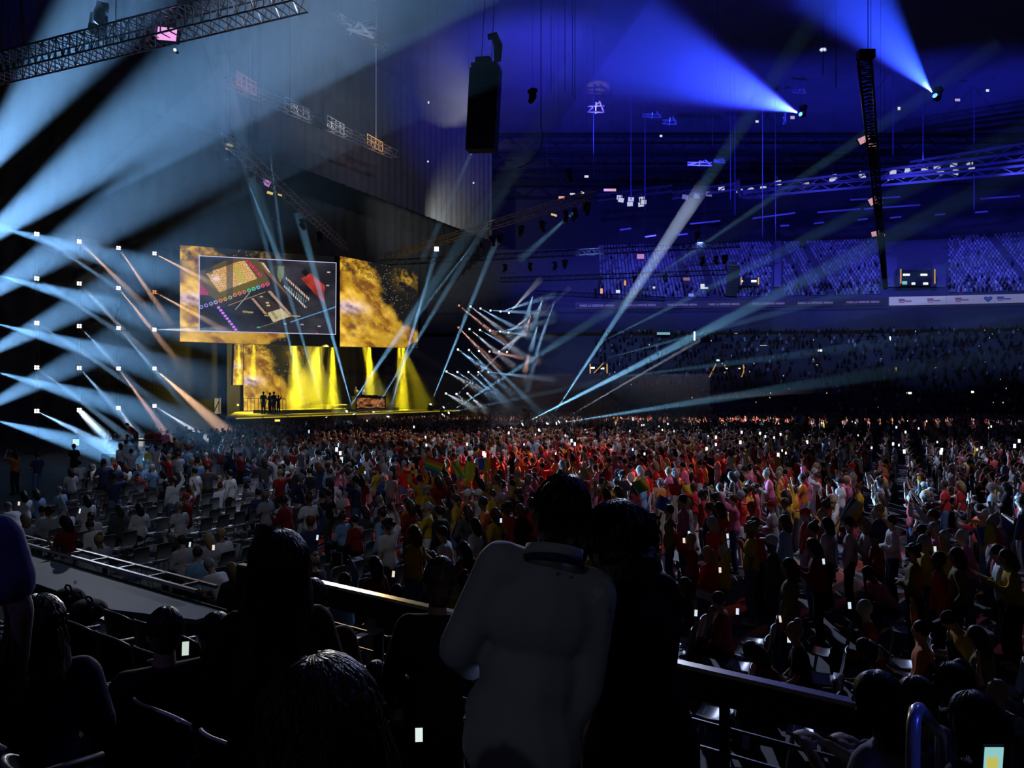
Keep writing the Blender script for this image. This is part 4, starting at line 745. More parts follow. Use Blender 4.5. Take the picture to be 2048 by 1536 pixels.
def skeleton(pose):
    ra, la, sit, lean = POSES[pose]; dz = -.47 if sit else 0.
    hipz = V3((0, 0, .95+dz)); R = Matrix.Rotation(-math.radians(lean), 3, 'X')
    up = lambda p: hipz+R@(V3(p)-V3((0, 0, .95)))
    j = {'pelvis': hipz, 'belly': up((0, 0, 1.1)), 'chest': up((0, 0, 1.29)), 'neck0': up((0, -.01, 1.42)), 'neck1': up((0, .015, 1.55)), 'head': up((0, .025, 1.635)), 'R': R, 'sit': sit}
    for s, a in ((1, ra), (-1, la)):
        e, w = ARMS[a]; j['sh', s] = up((s*.17, 0, 1.405)); j['el', s] = up((s*e[0], e[1], e[2])); j['wr', s] = up((s*w[0], w[1], w[2]))
        j['hip', s] = hipz+V3((s*.09, 0, -.03))
        if sit: j['kn', s] = V3((s*.12, .43, .50)); j['an', s] = V3((s*.12, .40, .09))
        else: j['kn', s] = V3((s*.10, .025, .50)); j['an', s] = V3((s*.11, -.03, .085))
    return j
def hand(mb, w, d, s, r=1., n=5):
    """palm and five unequal, slightly bent fingers from the wrist w along d"""
    q = d.to_track_quat('Y', 'Z').to_matrix(); X = q@V3((1, 0, 0)); Z = q@V3((0, 0, 1))
    mb.ell(w+d*.055*r, (.040*r, .05*r, .018*r), q, 8, 6)
    for k, (o, L) in enumerate(((-.028, .062), (-.010, .072), (.010, .068), (.028, .052))):
        a = w+d*.09*r+X*o*r; b = a+d*L*.55*r-Z*.006*r; c = b+d*L*.4*r-Z*.025*r; mb.cap(a, b, .0092*r, .0085*r, n).cap(b, c, .0085*r, .0075*r, n)
    a = w+d*.035*r+X*(-s)*.036*r; b = a+d*.03*r+X*(-s)*.022*r; mb.cap(a, b, .011*r, .0095*r, n).cap(b, b+d*.028*r-Z*.01*r, .0095*r, .008*r, n)
def body_mb(j, fine=False):
    m = MB(); R = j['R']
    m.ell(j['pelvis'], (.160, .112, .13), None, 12, 8).ell(j['belly'], (.142, .100, .17), R, 12, 8).ell(j['chest'], (.168, .112, .17), R, 12, 8)
    m.cap(j['sh', -1], j['sh', 1], .062, .062).cap(j['neck0'], j['neck1'], .060, .052).cap(j['belly'], j['pelvis'], .12, .125)
    m.ell(j['head'], (.076, .095, .115), R, 14, 10).ell(j['head']+R@V3((0, .035, -.06)), (.052, .055, .055), R, 10, 6)
    m.ell(j['head']+R@V3((0, .10, -.012)), (.014, .022, .022), R, 6, 5)
    for s in (-1, 1):
        m.ell(j['head']+R@V3((s*.078, -.005, -.01)), (.010, .020, .030), R, 6, 5)
        m.cap(j['sh', s], j['el', s], .054, .042).cap(j['el', s], j['wr', s], .041, .028)
        if not fine: m.cap(j['wr', s], j['wr', s]+(j['wr', s]-j['el', s]).normalized()*.08, .03, .033)
        m.cap(j['hip', s], j['kn', s], .088, .060).cap(j['kn', s], j['an', s], .057, .038)
        f = j['an', s]; m.cap(f+V3((0, -.03, -.045)), f+V3((s*.02, .15, -.058)), .040, .030)
        if fine: hand(m, j['wr', s], (j['wr', s]-j['el', s]).normalized(), s)
    return m
def top_mb(j, long=False, g=.016):
    m = MB(); R = j['R']
    m.ell(j['pelvis']+V3((0, 0, .05)), (.165+g, .115+g, .13), None, 12, 8).ell(j['belly'], (.146+g, .104+g, .18), R, 12, 8).ell(j['chest'], (.170+g, .114+g, .165), R, 12, 8)
    m.cap(j['sh', -1], j['sh', 1], .064+g*.6, .064+g*.6).cap(j['belly'], j['pelvis'], .125+g, .13+g).cap(j['chest'], j['neck0']+R@V3((0, 0, .01)), .10, .064+g*.3)
    for s in (-1, 1):
        e = j['el', s]; sh = j['sh', s]
        if long: m.cap(sh, e, .058+g, .045+g).cap(e, e+(j['wr', s]-e)*.93, .044+g, .033+g)
        else: m.cap(sh, sh+(e-sh)*.62, .060+g, .056+g)
    return m
def bottom_mb(j, short=False, g=.014):
    m = MB(); m.ell(j['pelvis']-V3((0, 0, .02)), (.163+g, .115+g, .13), None, 12, 8)
    for s in (-1, 1):
        h, k, a = j['hip', s], j['kn', s], j['an', s]
        if short: m.cap(h, h+(k-h)*.85, .092+g, .080+g)
        else: m.cap(h, k, .091+g, .066+g).cap(k, k+(a-k)*.95, .062+g, .052+g)
    return m
def hair_mb(kind, n=10, m_=7):
    m = MB()
    if kind == 'cap':
        m.ell((0, -.008, .028), (.087, .105, .098), None, n, m_).box((0, .12, .045), (.13, .11, .012)); return m
    m.ell((0, -.016, .022), (.086, .100, .108), None, n, m_)
    if kind == 'long': m.tube([(0, -.035, .05), (0, -.07, -.05), (0, -.085, -.18), (0, -.08, -.30)], [.08, .088, .085, .05], n).ell((0, -.03, -.02), (.09, .085, .12), None, n, m_)
    if kind == 'bun': m.ell((0, -.06, .125), (.05, .05, .045), None, n, m_)
    if kind == 'curly':
        r = random.Random(3)
        for i in range(16): a = r.uniform(0, 2*PI); z = r.uniform(-.06, .11); m.ell((math.cos(a)*.075, math.sin(a)*.08-.02, z), (.042, .042, .042), None, 6, 4)
    if kind == 'ponytail': m.tube([(0, -.10, .06), (0, -.15, .02), (0, -.15, -.08), (0, -.13, -.20)], [.025, .038, .035, .012], 7)
    return m
PROTO = {}
def proto(pose):
    if pose in PROTO: return PROTO[pose]
    j = skeleton(pose); d = {'j': j}
    bm_ = solid(body_mb(j), .030, 3, .42)
    d['body'] = bm_; d['top'] = solid(top_mb(j), .035, 3, .40, 'shirt'); d['ltop'] = solid(top_mb(j, True), .035, 3, .40, 'shirt'); d['bottom'] = solid(bottom_mb(j), .035, 3, .35, 'trousers'); d['short'] = solid(bottom_mb(j, True), .035, 3, .4, 'shorts')
    for k, m in (('body', SKIN), ('top', CLOTH), ('ltop', CLOTH), ('bottom', CLOTH), ('short', CLOTH)):
        d[k].materials.clear(); d[k].materials.append(m); d[k].polygons.foreach_set('use_smooth', [True]*len(d[k].polygons))
    PROTO[pose] = d; return d
HAIRM = {k: hair_mb(k).mesh('hair' if k != 'cap' else 'cap', HAIR if k != 'cap' else CLOTH, True) for k in ('short', 'long', 'bun', 'curly', 'cap', 'ponytail')}
SHOEM = MB().cap((0, -.04, 0), (.0, .14, -.012), .05, .04, 8).mesh('shoe', CLOTH, True)
COLS = {'white': (.75, .76, .78), 'pale grey': (.42, .43, .46), 'red': (.55, .03, .03), 'dark red': (.24, .015, .02), 'black': (.018, .018, .022), 'navy': (.03, .04, .11), 'yellow': (.60, .38, .03), 'olive': (.16, .13, .03), 'pink': (.70, .16, .28), 'sky blue': (.22, .40, .65), 'orange': (.68, .20, .04), 'charcoal': (.07, .07, .075), 'beige': (.5, .42, .33), 'denim blue': (.10, .15, .27)}
HCOL = {'black': (.012, .010, .010), 'brown': (.05, .028, .016), 'blond': (.36, .25, .12), 'grey': (.3, .3, .31), 'auburn': (.11, .035, .015)}
SKINC = [(.52, .33, .24), (.46, .28, .20), (.34, .20, .13), (.18, .10, .065), (.58, .39, .30)]
FACE = math.atan2(-FD.x, FD.y)      # rotation that turns a figure's front towards the stage
def person(x, y, z, rot, shirt, bottom, hair, hairc, pose, label, group=None, scale=1., sleeves=False, shorts=False, skin=0, shoes=True):
    d = proto(pose); j = d['j']; kk = SKINC[skin % 5]
    o = put('person', d['body'], None, label, (x, y, z), (0, 0, rot), kk); o['category'] = 'person'; o.scale = (scale,)*3
    if group: o['group'] = group
    put('shirt', d['ltop' if sleeves else 'top'], o, color=COLS[shirt]); put('shorts' if shorts else 'trousers', d['short' if shorts else 'bottom'], o, color=COLS[bottom])
    if hair: put('hair' if hair != 'cap' else 'cap', HAIRM[hair], o, loc=j['head'], rot=j['R'].to_euler(), color=HCOL[hairc] if hair != 'cap' else COLS[hairc])
    if shoes:
        for s in (-1, 1): put('shoe', SHOEM, o, loc=j['an', s]+V3((0, .01, -.045)), color=(.06, .06, .065) if (x*7+y) % 2 > .6 else (.55, .55, .56))
    return o
PHB = MB().box((0, 0, 0), (.075, .009, .155)).mesh('body', BLACK); PHS = MB().box((0, -.0055, 0), (.068, .003, .142)).mesh('screen', emit('phone_screen', (.75, .88, 1), .85)); PHS2 = MB().box((0, -.0055, 0), (.068, .003, .142)).mesh('screen', emit('phone_screen_warm', (1, .85, .7), .8))
nph = 0
def phone(p, rot, label, s=1., scr=None, tilt=-.2):
    global nph
    t = thing('phone', label, 'phone', p, group='lit phones in the crowd', rot=(tilt, 0, rot)); t.scale = (s,)*3; put('body', PHB, t); put('screen', scr or (PHS if nph % 3 else PHS2), t); nph += 1; return t
used_labels = set(); taken = []
def dress(r, zone):
    sh = r.choice({'left': ['white', 'pale grey', 'black', 'navy', 'charcoal', 'sky blue', 'dark red', 'pale grey', 'white'], 'red': ['red', 'red', 'orange', 'yellow', 'white', 'pink', 'dark red', 'black', 'yellow'], 'right': ['white', 'pale grey', 'red', 'black', 'navy', 'dark red', 'sky blue', 'charcoal', 'white', 'yellow'], 'front': ['olive', 'yellow', 'red', 'black', 'navy', 'dark red', 'charcoal', 'charcoal', 'black']}[zone])
    return sh, r.choice(['black', 'navy', 'denim blue', 'charcoal', 'white', 'beige', 'black', 'denim blue']), r.choice(['short', 'short', 'long', 'long', 'bun', 'curly', 'ponytail', 'cap']), r.choice(['black', 'brown', 'brown', 'blond', 'grey', 'auburn'])
SHORT = {'standing with arms down': 'arms down', 'with both arms raised': 'both arms raised', 'with one arm raised': 'one arm raised', 'looking at something in both hands': 'hands at chest', 'holding something up in both hands': 'both hands held high', 'with folded arms': 'arms folded', 'with hands on hips': 'hands on hips', 'reaching one arm out sideways': 'one arm out sideways', 'sitting with hands in lap': 'sitting, hands in lap', 'sitting and holding one hand up': 'sitting, one hand up', 'sitting with one arm raised': 'sitting, one arm raised', 'sitting hunched forward': 'sitting hunched'}
def describe(sh, sl, bo, so, ha, hc, pose):
    hd = {'cap': '%s cap' % hc, 'bun': '%s hair bun' % hc, None: 'no hair'}.get(ha, '%s %s hair' % (ha, hc)) if ha != 'ponytail' else '%s ponytail' % hc
    return '%s %s, %s %s, %s, %s' % (sh, 'sweater' if sl else 'T-shirt', bo, 'shorts' if so else 'trousers', hd, SHORT.get(pose, pose))
def auto_person(r, p, zone, pose, group, rot):
    for _ in range(60):
        sh, bo, ha, hc = dress(r, zone); sl = r.random() < .35; so = r.random() < .15
        if ha == 'cap': hc = r.choice(['red', 'white', 'navy', 'black'])
        lb = 'person in '+describe(sh, sl, bo, so, ha, hc, pose)
        if lb not in used_labels: break
    used_labels.add(lb); o = person(p.x, p.y, p.z, rot, sh, bo, ha, hc, pose, lb, group, r.uniform(.92, 1.06), sl, so, r.randrange(5))
    return o, (sh, ha, hc)
def pix(p): return 1024+F*p.x/p.y, HOR-F*(p.z-EYE)/p.y
GROUP_F = 'people on the arena floor'
heroes = []
def hero(px, py_head, D, shirt, bottom, hair, hairc, pose, sleeves=False, shorts=False, turn=0., skin=0, scale=1.):
    """a figure singled out in the photograph: px, py_head where the head shows, D its distance"""
    sit = POSES[pose][2]; X = (px-1024)/F*D; hz = EYE+(HOR-py_head)/F*D; want = hz-(1.28 if sit else 1.75)*scale
    lb = 'person in '+describe(shirt, sleeves, bottom, shorts, hair, hairc, pose)
    if lb in used_labels: lb = lb.replace('person in', 'another person in')
    used_labels.add(lb); o = person(X, D, 0, FACE+turn, shirt, bottom, hair, hairc, pose, lb, GROUP_F, scale, sleeves, shorts, skin); heroes.append((X, D)); return o
def gD(py_head, h=1.75): return (EYE-h)*F/(py_head-HOR)      # distance of somebody standing on the floor whose head tops out at py
for a in [
    (625, 935, 'black', 'charcoal', 'short', 'black', 'looking at something in both hands', True), (660, 936, 'black', 'charcoal', 'short', 'brown', 'reaching one arm out sideways', False), (672, 925, 'pink', 'white', 'long', 'brown', 'with one arm raised', False),
    (702, 934, 'pink', 'black', 'long', 'brown', 'looking at something in both hands', True), (722, 950, 'dark red', 'white', 'long', 'black', 'with folded arms', False), (756, 932, 'yellow', 'navy', 'cap', 'dark red', 'with hands on hips', False), (786, 915, 'black', 'black', 'short', 'black', 'standing with arms down', True),
    (576, 990, 'dark red', 'beige', 'short', 'brown', 'looking at something in both hands', True), (532, 980, 'pale grey', 'black', 'bun', 'blond', 'with folded arms', False), (461, 940, 'white', 'black', 'short', 'black', 'standing with arms down', True), (390, 935, 'white', 'charcoal', 'short', 'black', 'standing with arms down', False),
    (415, 928, 'charcoal', 'black', 'short', 'brown', 'with hands on hips', False), (30, 902, 'orange', 'black', 'long', 'black', 'holding something up in both hands', False), (75, 905, 'navy', 'denim blue', 'short', 'black', 'with folded arms', False), (205, 920, 'white', 'white', 'short', 'grey', 'bending forward', True),
    (765, 1015, 'sky blue', 'charcoal', 'bun', 'brown', 'standing with arms down', True), (897, 1052, 'white', 'denim blue', 'short', 'brown', 'looking at something in both hands', False), (950, 1036, 'white', 'white', 'long', 'black', 'standing with arms down', False), (140, 1030, 'dark red', 'pale grey', 'long', 'black', 'looking at something in both hands', False),
    (855, 945, 'yellow', 'black', 'long', 'brown', 'with one arm raised', False), (892, 942, 'yellow', 'black', 'long', 'black', 'standing with arms down', False), (942, 928, 'red', 'pale grey', 'long', 'brown', 'standing with arms down', False), (908, 906, 'orange', 'navy', 'short', 'brown', 'standing with arms down', True),
    (937, 912, 'red', 'navy', 'short', 'black', 'holding something up in both hands', True), (1000, 940, 'red', 'black', 'short', 'black', 'with both arms raised', True), (1052, 915, 'orange', 'navy', 'bun', 'brown', 'holding something up in both hands', True), (1070, 935, 'red', 'black', 'cap', 'red', 'clapping', False),
    (1205, 955, 'red', 'black', 'short', 'brown', 'holding something up in both hands', False), (1240, 912, 'pink', 'pink', 'short', 'brown', 'with both arms raised', False), (1285, 957, 'sky blue', 'charcoal', 'bun', 'blond', 'with one arm raised', False), (1322, 957, 'orange', 'beige', 'short', 'grey', 'with hands on hips', False), (1388, 965, 'red', 'white', 'short', 'auburn', 'holding something up in both hands', False),
    (1480, 930, 'pale grey', 'navy', 'short', 'grey', 'with hands on hips', False), (1500, 960, 'red', 'denim blue', 'short', 'black', 'standing with arms down', False), (1635, 945, 'white', 'pale grey', 'bun', 'brown', 'holding something up in both hands', True), (1680, 955, 'white', 'navy', 'cap', 'black', 'standing with arms down', False), (1445, 985, 'white', 'pink', 'cap', 'white', 'holding something up in both hands', False),
    (1505, 1003, 'red', 'black', 'cap', 'red', 'with one arm raised', False), (1520, 1035, 'red', 'black', 'short', 'black', 'looking at something in both hands', True), (1545, 1000, 'white', 'navy', 'cap', 'red', 'with folded arms', False), (1660, 992, 'yellow', 'black', 'long', 'brown', 'looking at something in both hands', True), (1612, 1016, 'red', 'white', 'cap', 'red', 'standing with arms down', True),
    (1570, 1030, 'sky blue', 'denim blue', 'long', 'brown', 'standing with arms down', True), (1655, 1035, 'pale grey', 'black', 'long', 'black', 'standing with arms down', False), (1700, 1035, 'white', 'black', 'short', 'black', 'reaching one arm out sideways', True), (1740, 1035, 'white', 'red', 'long', 'blond', 'looking at something in both hands', True), (1785, 1030, 'white', 'navy', 'short', 'black', 'with folded arms', True),
    (1845, 1050, 'black', 'black', 'long', 'black', 'with folded arms', True), (1870, 1045, 'pink', 'black', 'short', 'grey', 'with hands on hips', False), (1940, 1060, 'pink', 'denim blue', 'short', 'grey', 'looking at something in both hands', False), (2000, 1055, 'pink', 'navy', 'short', 'grey', 'reaching one arm out sideways', True), (2012, 1090, 'white', 'black', 'ponytail', 'black', 'looking at something in both hands', False),
    (1430, 985, 'black', 'black', 'curly', 'black', 'standing with arms down', False), (1760, 985, 'yellow', 'navy', 'long', 'brown', 'with both arms raised', False), (1825, 985, 'dark red', 'navy', 'long', 'black', 'with one arm raised', False), (1890, 960, 'red', 'denim blue', 'short', 'brown', 'with folded arms', False), (1985, 965, 'white', 'denim blue', 'short', 'grey', 'with folded arms', True),
    (880, 1012, 'black', 'charcoal', 'short', 'black', 'standing with arms down', True), (820, 1000, 'dark red', 'black', 'long', 'brown', 'with folded arms', True), (935, 1010, 'charcoal', 'denim blue', 'long', 'brown', 'with hands on hips', True), (1340, 1010, 'olive', 'navy', 'short', 'black', 'reaching one arm out sideways', True), (1420, 1005, 'black', 'navy', 'short', 'brown', 'with folded arms', True)]:
    D = gD(a[1]); hero(a[0], a[1], D, *a[2:7], sleeves=a[7], turn=rnd.uniform(-.35, .35), skin=rnd.randrange(5))
# people in the front rows at the lower right and others who sit
for (x, y, D, sh, bo, ha, hc, pose, sl, turn) in [
    (1780, 1122, 12.2, 'pink', 'black', 'short', 'black', 'sitting hunched forward', False, .5), (1828, 1135, 11.2, 'olive', 'black', 'curly', 'black', 'with folded arms', True, 0), (1890, 1120, 12.3, 'yellow', 'charcoal', 'short', 'grey', 'holding something up in both hands', False, .9), (1880, 1150, 10.6, 'red', 'black', 'short', 'brown', 'standing with arms down', True, .1), (1915, 1148, 10.9, 'olive', 'black', 'long', 'brown', 'with hands on hips', True, 0),
    (1580, 1150, 10.2, 'olive', 'black', 'long', 'brown', 'standing with arms down', True, 0), (2030, 1145, 10.8, 'yellow', 'black', 'long', 'black', 'looking at something in both hands', True, .2), (1850, 1128, 11.9, 'yellow', 'navy', 'short', 'grey', 'with folded arms', False, 0), (1450, 1190, 10.2, 'dark red', 'black', 'short', 'brown', 'sitting with hands in lap', True, 0), (1740, 1215, 9.8, 'dark red', 'black', 'short', 'grey', 'sitting and holding one hand up', True, 0),
    (1845, 1245, 8.9, 'orange', 'black', 'short', 'black', 'sitting with one arm raised', True, 0), (1800, 1280, 8.4, 'olive', 'black', 'long', 'black', 'sitting hunched forward', True, 0), (1570, 1290, 8.3, 'dark red', 'black', 'long', 'brown', 'sitting hunched forward', True, 0), (1925, 1330, 7.6, 'black', 'black', 'long', 'brown', 'sitting with one arm raised', True, 0), (1640, 1120, 11.6, 'dark red', 'black', 'long', 'black', 'looking at something in both hands', True, .1), (1545, 1090, 11.9, 'charcoal', 'navy', 'cap', 'white', 'standing with arms down', True, 0),
    (370, 1032, 14.4, 'pale grey', 'charcoal', 'short', 'brown', 'sitting with hands in lap', True, 0), (422, 1030, 14.6, 'pale grey', 'black', 'long', 'blond', 'sitting with hands in lap', True, 0), (448, 1022, 15.1, 'white', 'black', 'short', 'blond', 'sitting with hands in lap', False, 0), (400, 1052, 13.3, 'sky blue', 'navy', 'short', 'brown', 'sitting and holding one hand up', False, 0), (448, 1075, 12.6, 'white', 'charcoal', 'short', 'grey', 'sitting hunched forward', False, 0), (470, 1085, 12, 'charcoal', 'black', 'long', 'blond', 'sitting with hands in lap', True, 0),
    (180, 1028, 14.2, 'pale grey', 'black', 'short', 'black', 'sitting hunched forward', False, 0), (205, 1026, 14.5, 'pale grey', 'black', 'bun', 'blond', 'sitting with hands in lap', False, .2), (52, 992, 17, 'pale grey', 'charcoal', 'long', 'blond', 'sitting and holding one hand up', False, 0), (50, 965, 21, 'white', 'navy', 'long', 'black', 'sitting with hands in lap', True, 0), (75, 965, 21.4, 'sky blue', 'black', 'long', 'brown', 'sitting with hands in lap', True, 0), (32, 975, 19.3, 'white', 'black', 'short', 'grey', 'sitting hunched forward', True, 0),
    (176, 970, 20.1, 'white', 'denim blue', 'long', 'black', 'sitting and holding one hand up', True, 0), (242, 985, 18.4, 'charcoal', 'black', 'long', 'brown', 'sitting with hands in lap', True, 0), (282, 985, 18.6, 'white', 'black', 'long', 'black', 'sitting with hands in lap', True, 0), (200, 1005, 16.5, 'white', 'black', 'bun', 'brown', 'sitting hunched forward', True, 0), (690, 1000, 17.2, 'sky blue', 'black', 'bun', 'brown', 'sitting with hands in lap', True, 0), (715, 1005, 16.8, 'dark red', 'black', 'short', 'black', 'sitting with hands in lap', True, 0),
    (635, 1075, 12.6, 'black', 'black', 'bun', 'blond', 'sitting with hands in lap', True, 0), (690, 1112, 11.3, 'sky blue', 'black', 'short', 'black', 'sitting with one arm raised', True, 0), (750, 1115, 10.3, 'dark red', 'pale grey', 'long', 'black', 'standing with arms down', True, 0), (800, 1130, 10.6, 'charcoal', 'black', 'short', 'black', 'sitting and holding one hand up', True, 0), (868, 1076, 12.9, 'sky blue', 'black', 'long', 'brown', 'sitting and holding one hand up', True, 0)]:
    hero(x, y, D, sh, bo, ha, hc, pose, sl, False, turn, rnd.randrange(5))
hero_phone = [(160, 1022, 13.6), (380, 1089, 13.0), (427, 1095, 12.4), (38, 1007, 16.6), (635, 1075, 12.2), (787, 1148, 10.4), (1392, 1226, 10.2), (1475, 1223, 10.3), (1578, 1278, 9), (1699, 1211, 9.8), (1870, 1098, 12.0), (1647, 1123, 11.3), (1455, 1072, 13.2), (1698, 1062, 13.6), (1368, 1081, 12.8), (1378, 1067, 13.2), (1002, 1041, 14.2), (1560, 1238, 9.8), (1895, 1345, 8.2), (1440, 1140, 12), (928, 1022, 15.8), (730, 945, 22.2)]
for i, (x, y, D) in enumerate(sorted(hero_phone)): phone(P(x, y, D), rnd.uniform(-.5, .5), 'low-held lit phone on the floor near the terrace, %s from the left' % ordw(i), .6)
# ---------------------------------------------------------------- chairs and the rest of the crowd on the floor
CHS = MB()
for (x0, y0, z0, x1, y1, z1) in [(0, 0, 0, 0, 0, 0)]: pass
def chair_meshes():
    n = 7; vs = []; fs = []
    prof = [(-.21, .20, .45), (-.21, .05, .43), (-.20, -.14, .44), (-.19, -.20, .50), (-.19, -.235, .66), (-.175, -.26, .84)]
    seat = MB(); back = MB()
    def shell(m, pr, th):
        v = []
        for (hw, y, z) in pr:
            for i in range(n):
                t = i/(n-1)*2-1; v.append((hw*t*-1, y-(.03*t*t if z > .48 else 0), z-(.012*(1-t*t) if z < .48 else 0)))
        k = len(pr); f = [(a*n+b, a*n+b+1, (a+1)*n+b+1, (a+1)*n+b) for a in range(k-1) for b in range(n-1)]
        m.add(v, f); m.add([(p[0], p[1]-(th if pr[0][2] > .48 else 0), p[2]-(th if pr[0][2] < .48 else 0)) for p in v], [q[::-1] for q in f]); L = k*n
        rim = [i for i in range(n)]+[a*n+n-1 for a in range(1, k)]+[(k-1)*n+i for i in range(n-2, -1, -1)]+[a*n for a in range(k-2, 0, -1)]
        m.f += [(a, b, b+L, a+L) for a, b in zip(rim, rim[1:]+rim[:1])]
    shell(seat, prof[:3], .02); shell(back, [prof[3], prof[4], prof[5]], .02); back.box((0, -.17, .46), (.36, .08, .02))
    leg = lambda s, f: MB().tube([(s*.19, .14*f, .44), (s*.23, .2*f, 0)], .012, 5)
    fr = MB().tube([(-.19, .14, .425), (.19, .14, .425)], .01, 5).tube([(-.19, -.14, .425), (.19, -.14, .425)], .01, 5)
    return seat.mesh('seat', PLAST, True), back.mesh('backrest', PLAST, True), [leg(s, f).mesh('leg', STEELM) for s in (-1, 1) for f in (-1, 1)], fr.mesh('seat_frame', STEELM)
CH_SEAT, CH_BACK, CH_LEGS, CH_FRAME = chair_meshes()
nch = 0
def chair(p, rot, col, label):
    global nch
    t = thing('stacking_chair', label, 'chair', p, rot, 'chairs on the arena floor'); put('seat', CH_SEAT, t, color=col); put('backrest', CH_BACK, t, color=col)
    for l in CH_LEGS: put('leg', l, t)
    put('seat_frame', CH_FRAME, t); nch += 1; return t
TIER_N = V3((.585, .811, 0)); far_pts = []; mid_pts = []; seats = []; r = random.Random(12)
def hidden(px, py): return (925 < px < 1390 and py > 1130) or (440 < px < 650 and py > 1100) or (px < 430 and py > 1145) or (px < 700 and py > 1190) or py > 1420
def zone_of(px, py):
    if py > 1110 and px > 1300: return 'front'
    if 800 < px < 1720 and 905 < py < 1120: return 'red'
    return 'left' if px < 800 else 'right'
rowi = 0
for ib in range(0, 80):
    b = 3.5+ib*.95
    if ib % 11 == 10: continue
    for ia in range(0, 330):
        if ia % 17 in (15, 16): continue
        a = -50+ia*.54; p = fl(a, b)
        if p.y < 6 or p.x*TIER_N.x+p.y*TIER_N.y < 6.6+1.1 or p.x > 85: continue
        x, yh = pix(p+V3((0, 0, 1.7)))
        if not -60 < x < 2110: continue
        D = p.y
        if D > 104 or p.x*.147+p.y > 101.5: continue
        if D > 58 and 975 < x < 1160 and D < 66: continue
        if x < 120 and D > 22 or x < 215 and D > 32 or x < 450 and D > 52: continue
        seats.append((D, p, x, yh, ib, ia))
seats.sort(key=lambda s: s[0])
ind = 0; r2 = random.Random(31)
for (D, p, x, yh, ib, ia) in seats:
    if hidden(x, yh) and hidden(x, yh+1200/D):                        # only seen from beside the camera
        if D < 30 and r2.random() < .5: mid_pts.append((p+FD*.3, FACE+r2.uniform(-.4, .4), r2.choice(['standing with arms down', 'clapping', 'with folded arms', 'with one arm raised']), 'right', x, yh))
        continue
    ys = pix(p+V3((0, 0, .85)))[1]; near_h = any(abs(p.x-h[0]) < .42 and abs(p.y-h[1]) < .45 for h in heroes) if D < 40 else False
    if x < 560: occ, sit = (.22 if yh > 930 else .34), .6
    elif x < 820: occ, sit = .42 if yh > 985 else .66, .35
    elif yh > 1120: occ, sit = .40, .65
    else: occ, sit = .70 if D < 22 else .80, .10
    if D > 33: occ = .74 if x > 450 else .3; sit = .04
    if D > 55: occ = .62; sit = 0
    here = r.random() < occ and not near_h
    # chairs that show
    if D < 33 and nch < 215 and (x < 860 or yh > 1090) and not (x > 430 and x < 650 and ys > 1160) and r.random() < (.80 if not here else .35):
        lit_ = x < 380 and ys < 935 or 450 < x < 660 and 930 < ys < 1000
        k = r.uniform(.8, 1.2); colr = tuple(c*k for c in ((.62, .62, .64) if lit_ or (x > 1300 and ia % 3 == 0) else (.20, .205, .22)))  # whitens chairs that stand in pools of light; some others are pale plastic
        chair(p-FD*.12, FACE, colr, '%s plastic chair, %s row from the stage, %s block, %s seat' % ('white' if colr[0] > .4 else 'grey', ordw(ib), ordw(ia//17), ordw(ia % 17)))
    if not here: continue
    seated = r.random() < sit
    pose = r.choice(['sitting with hands in lap', 'sitting and holding one hand up', 'sitting hunched forward', 'sitting with one arm raised', 'sitting with hands in lap'] if seated else ['standing with arms down', 'with both arms raised', 'with one arm raised', 'clapping', 'looking at something in both hands', 'holding something up in both hands', 'with folded arms', 'with hands on hips', 'reaching one arm out sideways', 'clapping'])
    rot = FACE+r.uniform(-.4, .4); q = p+(V3((0, 0, 0)) if seated else FD*.32)+V3((r.uniform(-.06, .06), r.uniform(-.06, .06), 0))
    if ind < 168 and D < 26:
        o, (sh, ha, hc) = auto_person(r, q, zone_of(x, yh), pose, GROUP_F, rot); ind += 1
        if 'holding something up' in pose and r.random() < .30:
            phone(o.location+Matrix.Rotation(rot, 3, 'Z')@V3((0, .33, 1.80))*o.scale.x, rot+r.uniform(-.7, .7), 'phone raised by '+', '.join(o['label'].split(', ')[:3]), .62)
    elif D < 48: mid_pts.append((q, rot, pose, zone_of(x, yh), x, yh))
    else: far_pts.append((q, rot, pose, zone_of(x, yh), x, yh))
def tri_arrays(me, ratio=None):
    if ratio:
        o = bpy.data.objects.new('tmp', me); TMP.collection.objects.link(o); q = o.modifiers.new('d', 'DECIMATE'); q.ratio = ratio
        me = evaluated(o); bpy.data.objects.remove(o)
    me.calc_loop_triangles(); v = np.empty(len(me.vertices)*3, np.float32); me.vertices.foreach_get('co', v); t = np.empty(len(me.loop_triangles)*3, np.int32); me.loop_triangles.foreach_get('vertices', t)
    return v.reshape(-1, 3), t.reshape(-1, 3)
LOW = {}
def low(pose, far):
    k = (pose, far)
    if k in LOW: return LOW[k]
    d = proto(pose); j = d['j']; out = []
    for nm, ra, cat in (('body', .07 if far else .17, 0), ('top', .08 if far else .16, 1), ('bottom', .08 if far else .16, 2)): v, t = tri_arrays(d[nm], ra); out.append((v, t, cat))
    R = np.array(j['R']); h = np.array(j['head'])
    for kind in ('short', 'long', 'bun', 'cap'):
        v, t = tri_arrays(HAIRM[kind], .2 if far else .45); out.append((v@R.T+h, t, ('hair', kind)))
    LOW[k] = out; return out
